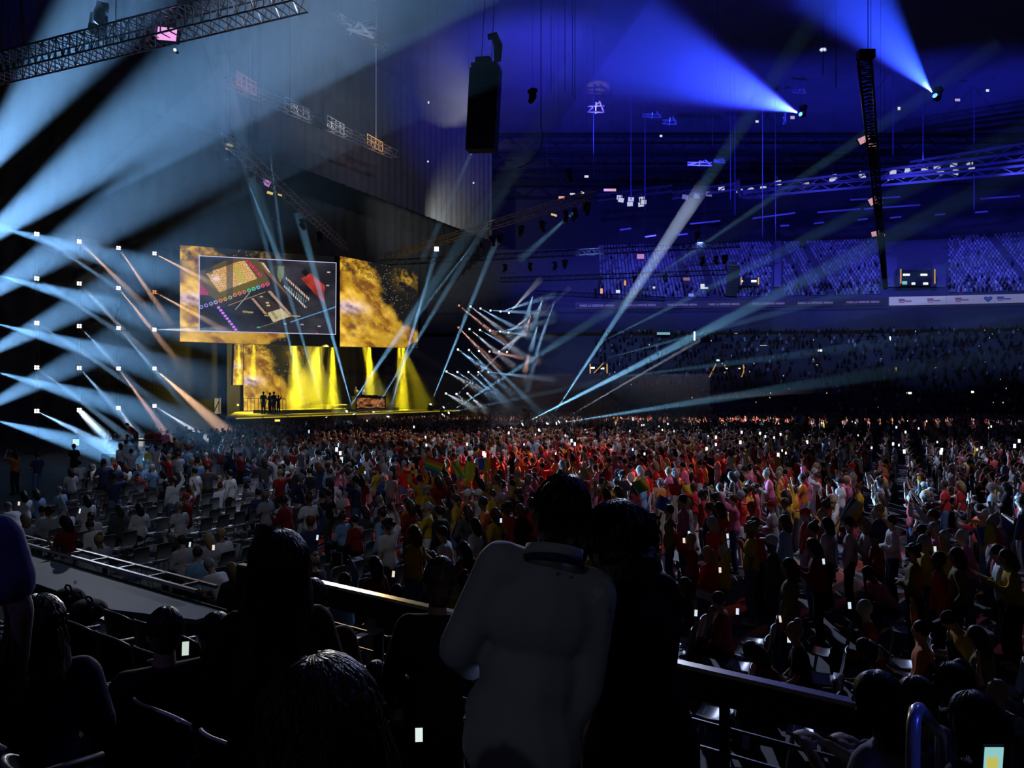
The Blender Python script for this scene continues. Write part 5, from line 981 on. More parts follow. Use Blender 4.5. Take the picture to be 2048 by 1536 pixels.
def crowd(name, pts, far, label, seed):
    r = random.Random(seed); VV = []; TT = []; CC = []; n = 0
    for (p, rot, pose, zone, x, yh) in pts:
        sh, bo, ha, hc = dress(r, zone); ha = ha if ha in ('short', 'long', 'bun', 'cap') else 'short'; c, s = math.cos(rot), math.sin(rot); sc = r.uniform(.92, 1.06); sk = r.choice(SKINC); k = r.uniform(.7, 1.2)
        Mx = np.array([[c, -s, 0], [s, c, 0], [0, 0, 1]])*sc
        for (v, t, cat) in low(pose, far):
            if isinstance(cat, tuple):
                if cat[1] != ha: continue
                col = HCOL[hc] if ha != 'cap' else COLS[r.choice(['red', 'white', 'navy'])]
            else: col = (sk, COLS[sh], COLS[bo])[cat]
            VV.append(v@Mx.T+np.array(p)); TT.append(t+n); CC.append(np.tile(np.array(col)*k, (len(v), 1))); n += len(v)
    me = np_mesh(name, np.vstack(VV), np.vstack(TT), np.vstack(CC), ATT, True); return put(name, me, None, label, kind='stuff')
random.Random(5).shuffle(far_pts)
print('CROWD', ind, len(heroes), len(mid_pts), len(far_pts), nch)
crowd('crowd', mid_pts[:1500], False, 'dense standing audience filling the middle of the arena floor', 7)
crowd('crowd', far_pts[:4200], True, 'distant standing audience reaching to the far side of the arena floor', 8)
# seated spectators of the far stands
sv = MB().ell((0, 0, .42), (.22, .15, .34), None, 5, 4).ell((0, 0, .86), (.11, .11, .13), None, 5, 4); _t = []
for f in sv.f: _t += [(f[0], f[i], f[i+1]) for i in range(1, len(f)-1)]
xf = []; col = []; hv = 5*3+2
for tier, offs in ((0, bowl_z), (1, up_z)):
    for off, z in offs:
        L = bowl(off)
        for a, b in zip(L[2:], L[3:]):
            d = b-a; n = int(d.length/.6)
            for i in range(n):
                if r.random() > (.50 if tier == 0 else (.45 if z < 22 else .05)): continue
                p = a+d*(i/n); s = r.uniform(.85, 1.1)
                if tier and in_wall(p): continue
                xf.append([[s, 0, 0, p.x], [0, s, 0, p.y-.1], [0, 0, s, z+.1]])
                g = r.choice([(.02, .02, .025)]*9+[(.06, .06, .07)]*4+[(.30, .30, .33), (.16, .03, .03), (.08, .10, .2), (.6, .6, .62)]); sk = r.choice(SKINC); col += [g]*hv+[tuple(c*.4 for c in sk)]*(len(sv.v)-hv)
merged('spectators', (sv.v, _t), xf, col, ATT, label='seated spectators dotted over the far stands')
# points of phone light far off in the crowd and the stands
v = MB().box((0, 0, 0), (.09, .02, .15)); xf = []; col = []
for k in range(70):
    x = r.uniform(640, 2040); y = r.uniform(838, 915); D = (EYE-2.05)*F/(y-HOR)
    if D > 95 or D < 24: continue
    p = P(x, y, D); s = r.uniform(.5, 1.0); xf.append([[s, 0, 0, p.x], [0, s, 0, p.y], [0, 0, s, p.z]]); col.append(r.choice([(1.6, 1.8, 2.0), (1.2, 1.3, 1.5), (1.4, 1.2, .9)]))
for k in range(40):
    x = r.uniform(1200, 2040); off, z = r.choice(bowl_z); D = px_D(x, off)-.4; p = V3(((x-1024)/F*D, D, z+.8)); s = r.uniform(.5, 1.2); xf.append([[s, 0, 0, p.x], [0, s, 0, p.y], [0, 0, s, p.z]]); col.append((.8, .9, 1.0))
merged('phone_glow', (v.v, v.f), xf, col, attr_mat('phone_points', 1.0), label='tiny points of phone light far off in the audience')
for i, (x, y, D, s) in enumerate([(874, 890, 40, 2.2), (1266, 838, 60, 2.0), (676, 890, 36, 1.4), (618, 863, 44, 1.3), (683, 920, 28, 1.6)]): phone(P(x, y, D), 0, 'bright phone lamp shining out of the deep crowd, %s of five' % ONES[i], s, PHS)
# performers and crew
def place(px, D, z, *a, **k): return person((px-1024)/F*D, D, z, *a, **k)
t = thing('riser', 'low black riser behind the DJ booth that the pale performers stand on', 'platform', P(720, 790, 82)); t.location.z = zt_+.35; MB().box((0, .2, .25), (2.6, 1.8, .5)).build('deck', BLACK, t); MB().box((0, -.72, .25), (2.6, .04, .46)).build('skirt', SKIRT, t)
place(712, 81.5, zt_+.85, FACE+PI, 'yellow', 'black', 'short', 'blond', 'clapping', 'pale performer behind the DJ booth, nearer the camera side', 'performers at the DJ booth', 1.1)
place(727, 82, zt_+.85, FACE+PI+.3, 'white', 'black', 'short', 'grey', 'looking at something in both hands', 'pale performer behind the DJ booth, further along', 'performers at the DJ booth', 1.1)
for i, (x, pose, s_) in enumerate([(527, 'standing with arms down', 1.25), (540, 'with folded arms', 1.2), (548, 'clapping', 1.25), (557, 'with one arm raised', 1.05)]):
    place(x, 72, zt_, FACE+rnd.uniform(-.6, .6), 'black', 'black', 'short', 'black', pose, 'dark musician before the orange back screen, %s from the left, %s' % (ONES[i], pose), 'musicians at the near end of the stage', s_)
for k in range(7): pass
t = thing('barrier', 'dark stage-edge barrier of thin bars before the musicians', 'barrier', P(487, 822, 70)); d = P(572, 822, 74)-t.location
for z in (0, 1.2): MB().bar(Vector((0, 0, z)), d+Vector((0, 0, z)), .05).build('rail', BLACK, t)
for k in range(13): MB().bar(d*(k/12), d*(k/12)+Vector((0, 0, 1.2)), .035).build('bar', BLACK, t)
place(1056, 62.5, 1.25, FACE+2.2, 'black', 'black', 'short', 'black', 'looking at something in both hands', 'camera operator dressed in black standing on the floor platform', None, 1.05)
for i, (x, D, sh, pose) in enumerate([(272, 40, 'red', 'bending forward'), (296, 40, 'dark red', 'sitting with hands in lap'), (313, 40.5, 'red', 'sitting and holding one hand up'), (326, 40, 'pink', 'sitting hunched forward'), (303, 36, 'yellow', 'sitting hunched forward'), (148, 34, 'black', 'standing with arms down')]):
    place(x, D, .9 if i < 4 else .25 if i == 4 else 0, FACE+rnd.uniform(-1.4, 1.4) if i < 4 else FACE, sh, 'black', 'short', ['black', 'black', 'brown', 'black', 'brown', 'black'][i], pose, 'person in %s %s' % (sh, ['bending over the raised desk', 'seated at the raised desk', 'seated and pointing at the raised desk', 'hunched at the raised desk', 'leaning over among white-lit chairs', 'standing before the lit doorway'][i]), None)
t = thing('crew_platform', 'low dark crew platform with a desk, behind the white-lit chairs at left', 'platform', P(295, 900, 40.5)); t.location.z = 0
MB().box((0, 0, .8), (3.4, 3, .2)).build('deck', BLACK, t); MB().box((0, -1.5, .4), (3.4, .06, .7)).build('skirt', SKIRT, t); MB().box((.2, -1.2, 1.6), (2.2, .6, .06)).build('desk_top', BLK2, t)
for s in (-.8, 1.2): MB().box((s, -1.2, 1.25), (.06, .5, .7)).build('desk_leg', BLACK, t)
# ---------------------------------------------------------------- flags
def flag(p, w, h, cols, label, ang=0., tilt=0., vertical=True, wave=.08):
    t = thing('flag', label, 'flag', p, rot=(0, tilt, ang)); n = len(cols); N = 8
    for i, c in enumerate(cols):
        m = MB(); vs = []
        for a in range(N+1):
            for b in range(5):
                u = (i+a/N)/n if vertical else a/N; v_ = b/4 if vertical else (n-1-i+b/4)/n
                vs.append((u*w, wave*math.sin(u*5+v_*2), v_*h))
        k = len(vs); vs += [(x, y+.006, z) for x, y, z in vs]; f = [(a*5+b, (a+1)*5+b, (a+1)*5+b+1, a*5+b+1) for a in range(N) for b in range(4)]
        m.add(vs, f+[tuple(q+k for q in x[::-1]) for x in f]); m.build('stripe', mat('flag_'+c, COLS2[c], .8, 0, .12), t, True)
    MB().cyl((-.012, 0, -h*.5), (-.012, 0, h*1.02), .012, .012, 6).build('pole', STEELM, t); return t
COLS2 = {'red': (.7, .04, .03), 'orange': (.8, .25, .03), 'yellow': (.8, .62, .04), 'green': (.1, .5, .1), 'blue': (.03, .14, .65), 'violet': (.25, .06, .45), 'white': (.75, .75, .75), 'navy': (.03, .05, .25), 'lime': (.6, .75, .08)}
flag(P(845, 938, 21.5), .55, .42, ['red', 'orange', 'yellow', 'green', 'blue'], 'small rainbow striped flag waved over the crowd', .2, .35, False)
flag(P(958, 941, 22), .52, .36, ['blue', 'yellow', 'red'], 'upright blue, yellow and red tricolour held over the red-lit crowd', .1, -.05)
flag(P(925, 958, 20), .28, .50, ['lime', 'yellow'], 'lime and yellow flag tipped to one side over the crowd', .2, .25)
flag(P(915, 955, 20), .20, .45, ['lime'], 'narrow lime pennant leaning beside the lime and yellow flag', .2, -.4)
flag(P(1335, 991, 19), .70, .30, ['red', 'yellow'], 'blurred red and yellow flag waved flat over the crowd', .1, .05)
flag(P(1682, 1036, 13.6), .34, .46, ['blue', 'white', 'yellow', 'red'], 'pale blue, white and yellow flag waved by the person in yellow', .3, .65)
flag(P(1966, 1098, 11.8), .36, .34, ['blue', 'yellow', 'red'], 'blue, yellow and red flag held low before the pink vest', .2, -.35)
flag(P(2030, 1080, 11.6), .40, .34, ['blue', 'orange', 'red'], 'blue, orange and red flag at the edge of the picture', .1, .2)
flag(P(1310, 1012, 17.5), .42, .3, ['navy', 'blue', 'yellow'], 'dark blue and yellow flag draped low in the crowd', .3, .55)
flag(P(1278, 990, 18), .3, .34, ['green', 'yellow'], 'green and yellow flag beside the person in sky blue', .1, -.5)
flag(P(1188, 984, 17.6), .07, .28, ['lime'], 'lime clapping stick held upright, nearer the man in the white shirt', 0, .05, True, 0); flag(P(1202, 984, 17.6), .08, .26, ['lime'], 'lime clapping stick leaning outward, second of two', 0, .35, True, 0)
flag(P(1166, 960, 19), .12, .34, ['white', 'yellow'], 'thin pale streamer flag swung upright over the crowd', 0, -.2)
flag(P(793, 948, 19.5), .55, .09, ['orange', 'red', 'yellow'], 'flat red and orange scarf stretched sideways in the crowd', .2, .02, True, .02)
flag(P(714, 945, 20.5), .14, .24, ['yellow', 'orange'], 'small yellow hand flag beside the pink long-haired person', .1, .5)
flag(P(1112, 965, 19), .20, .22, ['white', 'yellow'], 'small white and yellow flag before the red-lit people', .1, -.4)
flag(P(742, 975, 19.2), .3, .2, ['yellow', 'blue'], 'yellow and blue flag hanging beside the person in the yellow shirt', .1, .5)
flag(P(1590, 845, 60), 1.1, .7, ['blue', 'white', 'red'], 'distant blue, white and red flag over the far crowd', .1, .3)
# ---------------------------------------------------------------- the near seating tier
UD = V3((.811, -.585, 0)); ND = V3((.585, .811, 0)); TANG = math.atan2(UD.y, UD.x); TR_ = Matrix.Rotation(TANG, 3, 'Z')
def tp(s, n, z=0.): return UD*s+ND*n+V3((0, 0, z))
TIERM = mat('tier_concrete', (.045, .045, .05), .85, 0, .3, 2, .2)
def tier_z(n): return 2.52-.3*max(-2, math.floor((n+.03)/.8)) if n < 4.77 else .85
tier = struct(thing('floor_terrace', 'stepped dark seating terrace in front of the viewer', 'terrace')); del tier['category']
for k in range(-2, 6):
    n0 = -.03+.8*k; z = 2.52-.3*k; MB().box(tp(-7, n0+.4, z/2), (34, .8, z), TR_).build('step', TIERM, tier)
    MB().box(tp(-7, n0+.79, z+.004), (34, .03, .012), TR_).build('nosing', DARK, tier)
MB().box(tp(-7, 5.11, .425), (34, .68, .85), TR_).build('landing', TIERM, tier)
# front rail
rl = thing('guard_rail', 'long dark guard rail with a bright top edge along the front of the terrace', 'railing')
s0, s1, zr, nr = -7.9, -.72, 1.95, 5.33
MB().box(tp((s0+s1)/2, nr, zr), (s1-s0, .09, .03), TR_).build('top_bar', mat('rail_brass', (.62, .55, .42), .22, .9), rl)
MB().box(tp((s0+s1)/2, nr, zr-.13), (s1-s0, .05, .21), TR_).build('panel', BLACK, rl)
for z in (1.55, 1.36, 1.17, .98): MB().cyl(tp(s0, nr, z), tp(s1, nr, z), .016, None, 6).build('bar', DARK, rl)
for i in range(7): s = s0+(s1-s0)*i/6; MB().box(tp(s, nr, .85+.55), (.06, .06, 1.08), TR_).build('post', BLACK, rl)
for i, s in enumerate((-2.3, -1.75)):
    t = thing('hanging_tag', 'small bluish paper tag hanging on the guard rail bars, %s one' % ['inner', 'outer'][i], 'tag', tp(s, nr-.03, 1.5)); MB().box((0, 0, 0), (.05, .004, .10), TR_).build('paper', mat('tag_paper', (.3, .34, .6), .7), t); MB().bar((0, 0, .05), (0, .02, .07), .004).build('string', DARK, t)
# walkway with scuffed pale deck
def walk_mat():
    m = mat('walkway_deck', (.42, .44, .47), .55, 0, .12, 1.2); t = m.node_tree; b = t.nodes['Principled BSDF']; old = b.inputs['Base Color'].links[0].from_socket
    tc = t.nodes.new('ShaderNodeTexCoord'); mp = t.nodes.new('ShaderNodeMapping'); mp.inputs['Rotation'].default_value = (0, 0, -TANG); mp.inputs['Scale'].default_value = (.9, 9, 1); mp.vector_type = 'POINT'
    nz = t.nodes.new('ShaderNodeTexNoise'); nz.inputs['Scale'].default_value = 1.3; nz.inputs['Detail'].default_value = 3; cr = t.nodes.new('ShaderNodeValToRGB'); cr.color_ramp.elements[0].position = .62; cr.color_ramp.elements[1].position = .68
    mx = t.nodes.new('ShaderNodeMix'); mx.data_type = 'RGBA'; mx.inputs[7].default_value = (.55, .45, .16, 1)
    t.links.new(tc.outputs['Object'], mp.inputs[0]); t.links.new(mp.outputs[0], nz.inputs['Vector']); t.links.new(nz.outputs['Fac'], cr.inputs[0]); t.links.new(cr.outputs[0], mx.inputs[0]); t.links.new(old, mx.inputs[6]); t.links.new(mx.outputs[2], b.inputs['Base Color']); return m
wk = thing('walkway', 'pale grey walkway deck with yellow scuff marks in front of the terrace', 'walkway')
MB().plate([tp(-22, 5.12, 1.0), tp(-10.6, 5.12, 1.0), tp(-9.2, 5.55, 1.0), tp(-9.2, 6.0, 1.0), tp(-22, 6.0, 1.0)], .07).build('deck', walk_mat(), wk)
MB().box(tp(-15.6, 5.56, .48), (12.6, .8, .90), TR_).build('skirt', BLACK, wk); MB().box(tp(-15.6, 6.01, 1.0), (12.8, .03, .05), TR_).build('edge_trim', DARK, wk)
lf = thing('barrier', 'ladder-like metal guard rail lying along the far edge of the pale walkway', 'frame')
for n in (6.1, 6.42): MB().box(tp(-15.8, n, 1.12), (11.4, .05, .05), TR_).build('rail', STEELM, lf)
for i in range(12): MB().box(tp(-21+i*.95, 6.26, 1.12), (.05, .30, .05), TR_).build('rung', STEELM, lf)
for i in range(5): MB().box(tp(-21+i*2.6, 6.26, .55), (.06, .06, 1.1), TR_).build('post', BLACK, lf)
tb = thing('table', 'dark table holding two black backpacks behind the terrace seats', 'table', tp(-10.2, 4.72, .85))
MB().box((0, 0, .13), (3.0, .6, .04), TR_).build('top', mat('table_top', (.10, .10, .11), .35), tb)
for sx in (-1.4, 1.4):
    for sy in (-.24, .24): MB().box(TR_@V3((sx, sy, .055)), (.06, .06, .11), TR_).build('leg', BLACK, tb)
PAPER = MB().box((0, 0, 0), (.42, .3, .004), TR_).build('paper_sheet', mat('paper_blue', (.35, .48, .55), .7)); PAPER.location = tp(-11.35, 4.75, 1.005); tag(PAPER, 'pale bluish sheet of paper on the dark table beside the backpacks', 'paper')
BAGM = mat('backpack_nylon', (.010, .010, .012), .6, 0, .3, 20, .3)
for i, (s, w, h) in enumerate([(-10.95, .50, .34), (-10.35, .58, .28)]):
    t = thing('backpack', 'black backpack lying on the dark table, %s' % ['taller one at the left', 'flatter one with dangling straps'][i], 'bag', tp(s, 4.70, 1.0)); m = MB().ell((0, 0, h*.5), (w*.5, .22, h*.5), TR_, 16, 10).ell(TR_@V3((.05, -.14, h*.42)), (w*.34, .12, h*.36), TR_, 12, 8); me = solid(m, .02, 3, None, 'body'); me.materials.append(BAGM); put('body', me, t)
    MB().tube([TR_@V3(p) for p in ((-.1, 0, h*.93), (-.04, 0, h*1.1), (.06, 0, h*1.1), (.12, 0, h*.92))], .014).build('handle', BAGM, t)
    for q in (-1, 1): MB().tube([TR_@V3(p) for p in ((q*.12+.1, .05, h*.9), (w*.45, q*.08, h*.75), (w*.56, q*.1, h*.3), (w*.5+.12*(q > 0), q*.14, .02))], .016).build('strap', BAGM, t)
# stair railings between terrace and floor
WOODT = mat('handrail_wood', (.34, .27, .17), .35)
for i, (a, b) in enumerate([((690, 1286, 6.5), (757, 1259, 7.2)), ((783, 1277, 6.7), (815, 1261, 7.2)), ((818, 1271, 6.3), (852, 1256, 6.9))]):
    A, B = P(*a), P(*b); t = thing('stair_railing', 'black stair railing with a flat pale handrail below the long rail, %s from the left' % ONES[i], 'railing', A); d = B-A; zb = (1.0 if i < 2 else .9)
    MB().bar((0, 0, 0), d, .10, .03).build('handrail', WOODT, t)
    for q in (.28, .52): MB().bar(V3((0, 0, -q*1.1)), d-V3((0, 0, q*1.1)), .025).build('bar', WOODT, t)
    for e in (V3((0, 0, 0)), d): MB().bar(e-V3((0, 0, .02)), V3((e.x, e.y, zb-A.z-.1)), .09).build('post', BLACK, t)
# terrace seats, seen from behind
SHELL = tinted('seat_shell', .35, 10, .15, .5, .02); RIMM = mat('seat_rim_glint', (.62, .60, .58), .3, 0, .1)  # glint along the seat backs put into the rim's pale colour
def seat_meshes():
    n = 11; back = MB(); vs = []
    prof = [(.40, -.16), (.52, -.19), (.64, -.21), (.72, -.225)]
    for k, (z, y) in enumerate(prof):
        for i in range(n):
            t = i/(n-1)*2-1; top = (1-abs(t)**2.6)*.07 if k == 3 else 0; hw = .225 if k < 3 else .215; vs.append((hw*t, y+.10*t*t, z+top-(.03 if k == 3 else 0)))
    f = [(a*n+b, a*n+b+1, (a+1)*n+b+1, (a+1)*n+b) for a in range(3) for b in range(n-1)]; L = 4*n
    vs2 = [(x, y-.025, z) for x, y, z in vs]; rim = [i for i in range(n)]+[a*n+n-1 for a in range(1, 4)]+[3*n+i for i in range(n-2, -1, -1)]+[a*n for a in (2, 1)]
    back.add(vs+vs2, f+[tuple(q+L for q in x[::-1]) for x in f]+[(a, b, b+L, a+L) for a, b in zip(rim, rim[1:]+rim[:1])])
    edge = MB().tube([(x, y-.012, z) for x, y, z in vs[3*n:]], .009, 5)
    pan = MB().box((0, .03, .40), (.42, .38, .035)).box((0, -.17, .40), (.42, .05, .06)); ped = MB().box((0, -.05, .19), (.06, .10, .38)).box((0, -.05, .01), (.2, .16, .02)); arm = MB().tube([(.24, -.17, .40), (.245, -.16, .56), (.245, -.05, .585), (.245, .14, .57)], .016, 6)
    return back.mesh('backrest', SHELL, True), edge.mesh('rim', RIMM, True), pan.mesh('seat', SHELL), ped.mesh('pedestal', BLACK), arm.mesh('armrest', BLACK, True)
SB, SE, SPN, SPD, SAR = seat_meshes(); seatn = 0
rowname = {0: 'back row beside the viewer', 1: 'row just before the viewer', 2: 'second row down', 3: 'third row down', 4: 'lowest row of the terrace'}
for k in (1, 2, 3, 4):
    for i in range(12):
        s = -1.05-i*.52-(.2 if k == 1 else 0)
        if k == 4 and i < 3: continue
        p = tp(s, -.03+.8*k+.30, 2.52-.3*k); x, y = pix(p+V3((0, 0, .72)))
        if not -60 < x < 700 or y > 1640: continue
        t = thing('terrace_seat', 'dark moulded terrace seat with a painted rim glint, %s, %s from the aisle' % (rowname[k], ordw(i)), 'seat', p, TANG, 'moulded seats of the terrace'); put('backrest', SB, t, color=(.012, .012, .016)); put('rim', SE, t); put('seat', SPN, t, color=(.012, .012, .016)); put('pedestal', SPD, t); put('armrest', SAR, t)
for k in (1, 2, 3, 4):
    for i in range(5):
        s = .7+i*.52; p = tp(s, -.03+.8*k+.30, 2.52-.3*k); x, y = pix(p+V3((0, 0, .72)))
        if not 1350 < x < 2080 or y > 1600 or p.y < 1: continue
        t = thing('terrace_seat', 'dark moulded terrace seat beyond the couple, %s, %s from the aisle' % (rowname[k], ordw(i)), 'seat', p, TANG, 'moulded seats of the terrace'); put('backrest', SB, t, color=(.012, .012, .016)); put('rim', SE, t); put('seat', SPN, t, color=(.012, .012, .016)); put('pedestal', SPD, t); put('armrest', SAR, t)
# aisle handrail that catches the blue light
A = P(1826, 1432, 2.45); fz = 1.62; hr = thing('aisle_handrail', 'polished steel aisle handrail gleaming blue at the lower right', 'railing', (A.x, A.y, fz)); hgt = A.z-fz
MB().tube([(0, 0, 0), (0, 0, hgt-.10), ND*.015+V3((0, 0, hgt-.03)), ND*.06+V3((0, 0, hgt-.005)), ND*.16+V3((0, 0, hgt-.03)), ND*.8+V3((0, 0, hgt-.36)), ND*.8+V3((0, 0, -.3))], .022, 12).build('tube', mat('polished_steel', (.6, .6, .65), .25, .6), hr, True)
MB().cyl((0, 0, 0), (0, 0, .012), .05, .05, 12).build('flange', DARK, hr)
wash(A+V3((1.6, -1.5, 1.5)), A-V3((0, 0, .15)), .055, (.03, .06, 1), 260)  # unseen blue lamp added to make the handrail gleam
# ---------------------------------------------------------------- people close to the viewer
SHIRTM = tinted('shirt_cotton', .8, 6, .10, .25, .9); HAIRN = tinted('hair_strands', .42, 70, .6, .4, .9, 14.)
def px_seed(x, y): return abs(x*131+y*37)*10
def roll(j, deg, head=0., twist=0.):
    """lean the upper body sideways about the hips, then tip the head"""
    piv = j['pelvis'].copy(); R = Matrix.Rotation(math.radians(deg), 3, 'Y'); o = dict(j)
    for k, v in j.items():
        if k in ('belly', 'chest', 'neck0', 'neck1', 'head') or isinstance(k, tuple) and k[0] in ('sh', 'el', 'wr'): o[k] = piv+R@(v-piv)
    R2 = Matrix.Rotation(math.radians(head), 3, 'Y'); o['head'] = o['neck1']+R2@(o['head']-o['neck1']); o['R'] = R@j['R']; o['HR'] = R2@R@j['R']; return o
def scr(m): return MB().box((0, -.0055, 0), (.068, .003, .142)).mesh('screen', m)
def near(label, x, y, z, rot, j, scale, shirtc, trousc, skin, hair, hairc, long=True, g=.03, vox=.013, shirt_name='shirt', smat=None, face=False, hem=0., bottom=True, beard=False):
    jb = j; me = solid(body_mb(jb, True), .010, 2, .5); me.materials.append(SKIN); o = put('person', me, None, label, (x, y, z), (0, 0, rot), skin); o['category'] = 'person'; o.scale = (scale,)*3
    m = top_mb(j, long, g)
    if hem: m.cap(j['pelvis'], j['pelvis']-V3((0, 0, hem)), .165+g, .17+g, 14)
    t = solid(m, vox, 7, .6, shirt_name); t.materials.append(smat or CLOTH); put(shirt_name, t, o, color=shirtc)
    if bottom:
        t = solid(bottom_mb(j, False, .006), .018, 5, .6, 'trousers'); t.materials.append(CLOTH); put('trousers', t, o, color=trousc)
        for s in (-1, 1): put('shoe', SHOEM, o, loc=j['an', s]+V3((0, .01, -.045)), color=(.03, .03, .03))
    if hair:
        h = solid(hair, .012, 3, .7, 'hair'); zs = [v.co.z for v in h.vertices]; long_ = -min(zs); wx = max(abs(v.co.x) for v in h.vertices if v.co.z > 0)
        h = strands(h, wx*1.0, wx*1.10, max(zs)-.02, .02, long_ if long_ > .2 else 0, max(abs(v.co.x) for v in h.vertices), 190 if long_ > .2 else 110, int(px_seed(x, y))); put('hair', h, o, color=hairc, loc=j['head'], rot=j.get('HR', j['R']).to_euler())
    HR = j.get('HR', j['R'])
    for s in (-1, 1):
        MB().ell(j['head']+HR@V3((s*.030, .083, .010)), (.013, .010, .009), None, 8, 6).build('eye', mat('eye_dark', (.03, .02, .02), .2), o, True); MB().ell(j['head']+HR@V3((s*.031, .088, .032)), (.022, .008, .006), None, 8, 5).build('eyebrow', HAIRN, o, True, color=hairc)
    MB().ell(j['head']+HR@V3((0, .088, -.058)), (.024, .010, .008), None, 8, 5).build('lips', mat('lips', (.3, .1, .09), .5), o, True); return o
def strands(me, rx, ry, rz, zc, L, w, n=70, seed=1):
    """locks of hair laid over the scalp from the crown, added to the hair mesh"""
    m = MB(); m.v = [tuple(v.co) for v in me.vertices]; m.f = [tuple(p.vertices) for p in me.polygons]; q = random.Random(seed)
    for i in range(n):
        a = math.radians(q.uniform(150, 390)); k = q.uniform(1.0, 1.045); pts = []; rr = []
        for t in range(7):
            th = math.radians(6+t*16); pts.append((rx*k*math.sin(th)*math.cos(a+.05*t*q.uniform(-1, 1)), ry*k*math.sin(th)*math.sin(a)-.012, zc+rz*k*math.cos(th))); rr.append(.0028+.0016*math.sin(t/6*PI))
        if L > .2:
            x, y, z = pts[-1]
            for t in range(1, 6): u = t/5; pts.append((x*(1+(w/rx-1)*u)+q.uniform(-.006, .006), y-.02*u, z-(L*q.uniform(.85, 1.0)-.1)*u)); rr.append(.0046*(1-.6*u))
        m.tube(pts, rr, 5)
    return m.mesh('hair', HAIRN, True)
def crop(extra=0.): return MB().ell((0, -.012, .024), (.084, .098, .104), None, 18, 12).ell((0, -.035, -.035), (.072, .07, .07), None, 14, 10)
def longhair(L=.55, w=.13, vol=.105):
    m = MB().ell((0, -.012, .03), (vol*.9, .11, .108), None, 18, 12).ell((0, -.05, -.08), (vol, .085, .14), None, 16, 10)
    r_ = random.Random(6)
    for i in range(26):
        a = math.radians(200+140*i/25); x0, y0 = vol*.9*math.cos(a), .085*math.sin(a)-.02; dx = r_.uniform(-.02, .02); k = w/vol; e = L*r_.uniform(.85, 1.05)
        m.tube([(x0*.8, y0*.8, .05), (x0*1.05, y0, -.08), (x0*k+dx, y0-.03, -e*.55), (x0*k*1.1+dx*2, y0-.02, -e)], [.03, .036, .036, .012], 7)
    return m
def curls(R0=.118, n=70, seed=2):
    m = MB().ell((0, -.02, .02), (R0*.88, R0*.92, R0), None, 18, 12); r_ = random.Random(seed)
    for i in range(n):
        a = r_.uniform(0, 2*PI); u = r_.uniform(-.9, 1); q = math.sqrt(max(0, 1-u*u)); p = V3((math.cos(a)*q*R0, math.sin(a)*q*R0-.02, u*R0*1.1+.01))
        if p.y > .055 and -.10 < p.z < .06: continue
        m.ell(p, (.026, .026, .03), None, 7, 5)
    for i in range(14):
        a = math.radians(190+160*i/13); m.tube([(math.cos(a)*R0*.9, math.sin(a)*R0*.8-.02, -.05), (math.cos(a)*R0*1.0, math.sin(a)*R0*.85-.03, -.11), (math.cos(a)*R0*.95, math.sin(a)*R0*.8-.02, -.17)], [.034, .034, .012], 7)
    return m
# the man in the white shirt
j = skeleton('standing with arms down'); j['el', -1] = V3((-.225, .03, 1.11)); j['wr', -1] = V3((-.10, .24, 1.0)); j['el', 1] = V3((.24, -.02, 1.11)); j['wr', 1] = V3((.20, .03, .86))
for s in (-1, 1): j['sh', s] = V3((s*.152, 0, 1.40)); j['el', s].x *= .86
j['wr', 1].x = .185; j['head'] -= V3((0, -.01, .035)); j['neck1'].z -= .02; j = roll(j, 10, 5); Rx = Matrix.Rotation(math.radians(8), 3, 'Y')
for s in (-1, 1):
    for k in ('sh', 'el', 'wr'): j[k, s] = j['neck0']+Rx@(j[k, s]-j['neck0'])
mx_ = (1046-1024)/F*2.42
man = near('man in a white long-sleeved shirt seen from behind, leaning to the dark-haired woman', mx_, 2.42, 1.92, .10, j, 1.06, (.62, .66, .78), (.008, .008, .010), (.10, .06, .045), crop(), (.008, .007, .007), True, .020, .011, 'shirt', SHIRTM, hem=.07)
nk = j['neck0']+j['R']@V3((0, -.005, .045))
def ring(rx, ry, h, th, c, R, tilt=.35, n=28, gap=.0):
    m = MB(); vs = []
    for k in range(n):
        a = PI/2+gap+(2*PI-2*gap)*k/(n-1); dz = tilt*ry*math.sin(a)*-1
        for (rr, zz) in ((0, 0), (th, 0), (th*.6, h), (0, h)): vs.append(c+R@V3(((rx+rr)*math.cos(a), (ry+rr)*math.sin(a), zz+dz)))
    m.add(vs, [(4*k+q, 4*k+(q+1) % 4, 4*k+4+(q+1) % 4, 4*k+4+q) for k in range(n-1) for q in range(4)]+[(0, 1, 2, 3), (4*n-1, 4*n-2, 4*n-3, 4*n-4)]); return m
ring(.080, .088, .046, .014, nk-j['R']@V3((0, 0, .010)), j['R'], .35, 28, .25).build('collar', SHIRTM, man, True, color=(.66, .70, .80), label='white shirt collar')
ring(.096, .104, .024, .006, nk-j['R']@V3((0, .0, .026)), j['R'], .40, 28, .1).build('lanyard', mat('lanyard_blue', (.03, .055, .17), .5), man, True, label='dark blue lanyard with small pale arrow marks')
for a in (-1.75, -1.35): q = nk+j['R']@V3((.098*math.cos(a), .105*math.sin(a), -.004)); MB().box(q, (.010, .003, .010), j['R']@Matrix.Rotation(a+PI/2, 3, 'Z')).build('lanyard_mark', mat('mark_pale', (.4, .42, .5), .6), man)
for s in (1,): w_ = j['wr', s]; d_ = (j['wr', s]-j['el', s]).normalized(); MB().cyl(w_-d_*.06, w_+d_*.005, .052, .050, 16, False).build('cuff', SHIRTM, man, True, color=(.62, .66, .78)); MB().cyl(w_-d_*.03+V3((.045, -.02, 0)), w_-d_*.03+V3((.052, -.023, 0)), .006, .006, 8).build('cuff_button', BLACK, man)
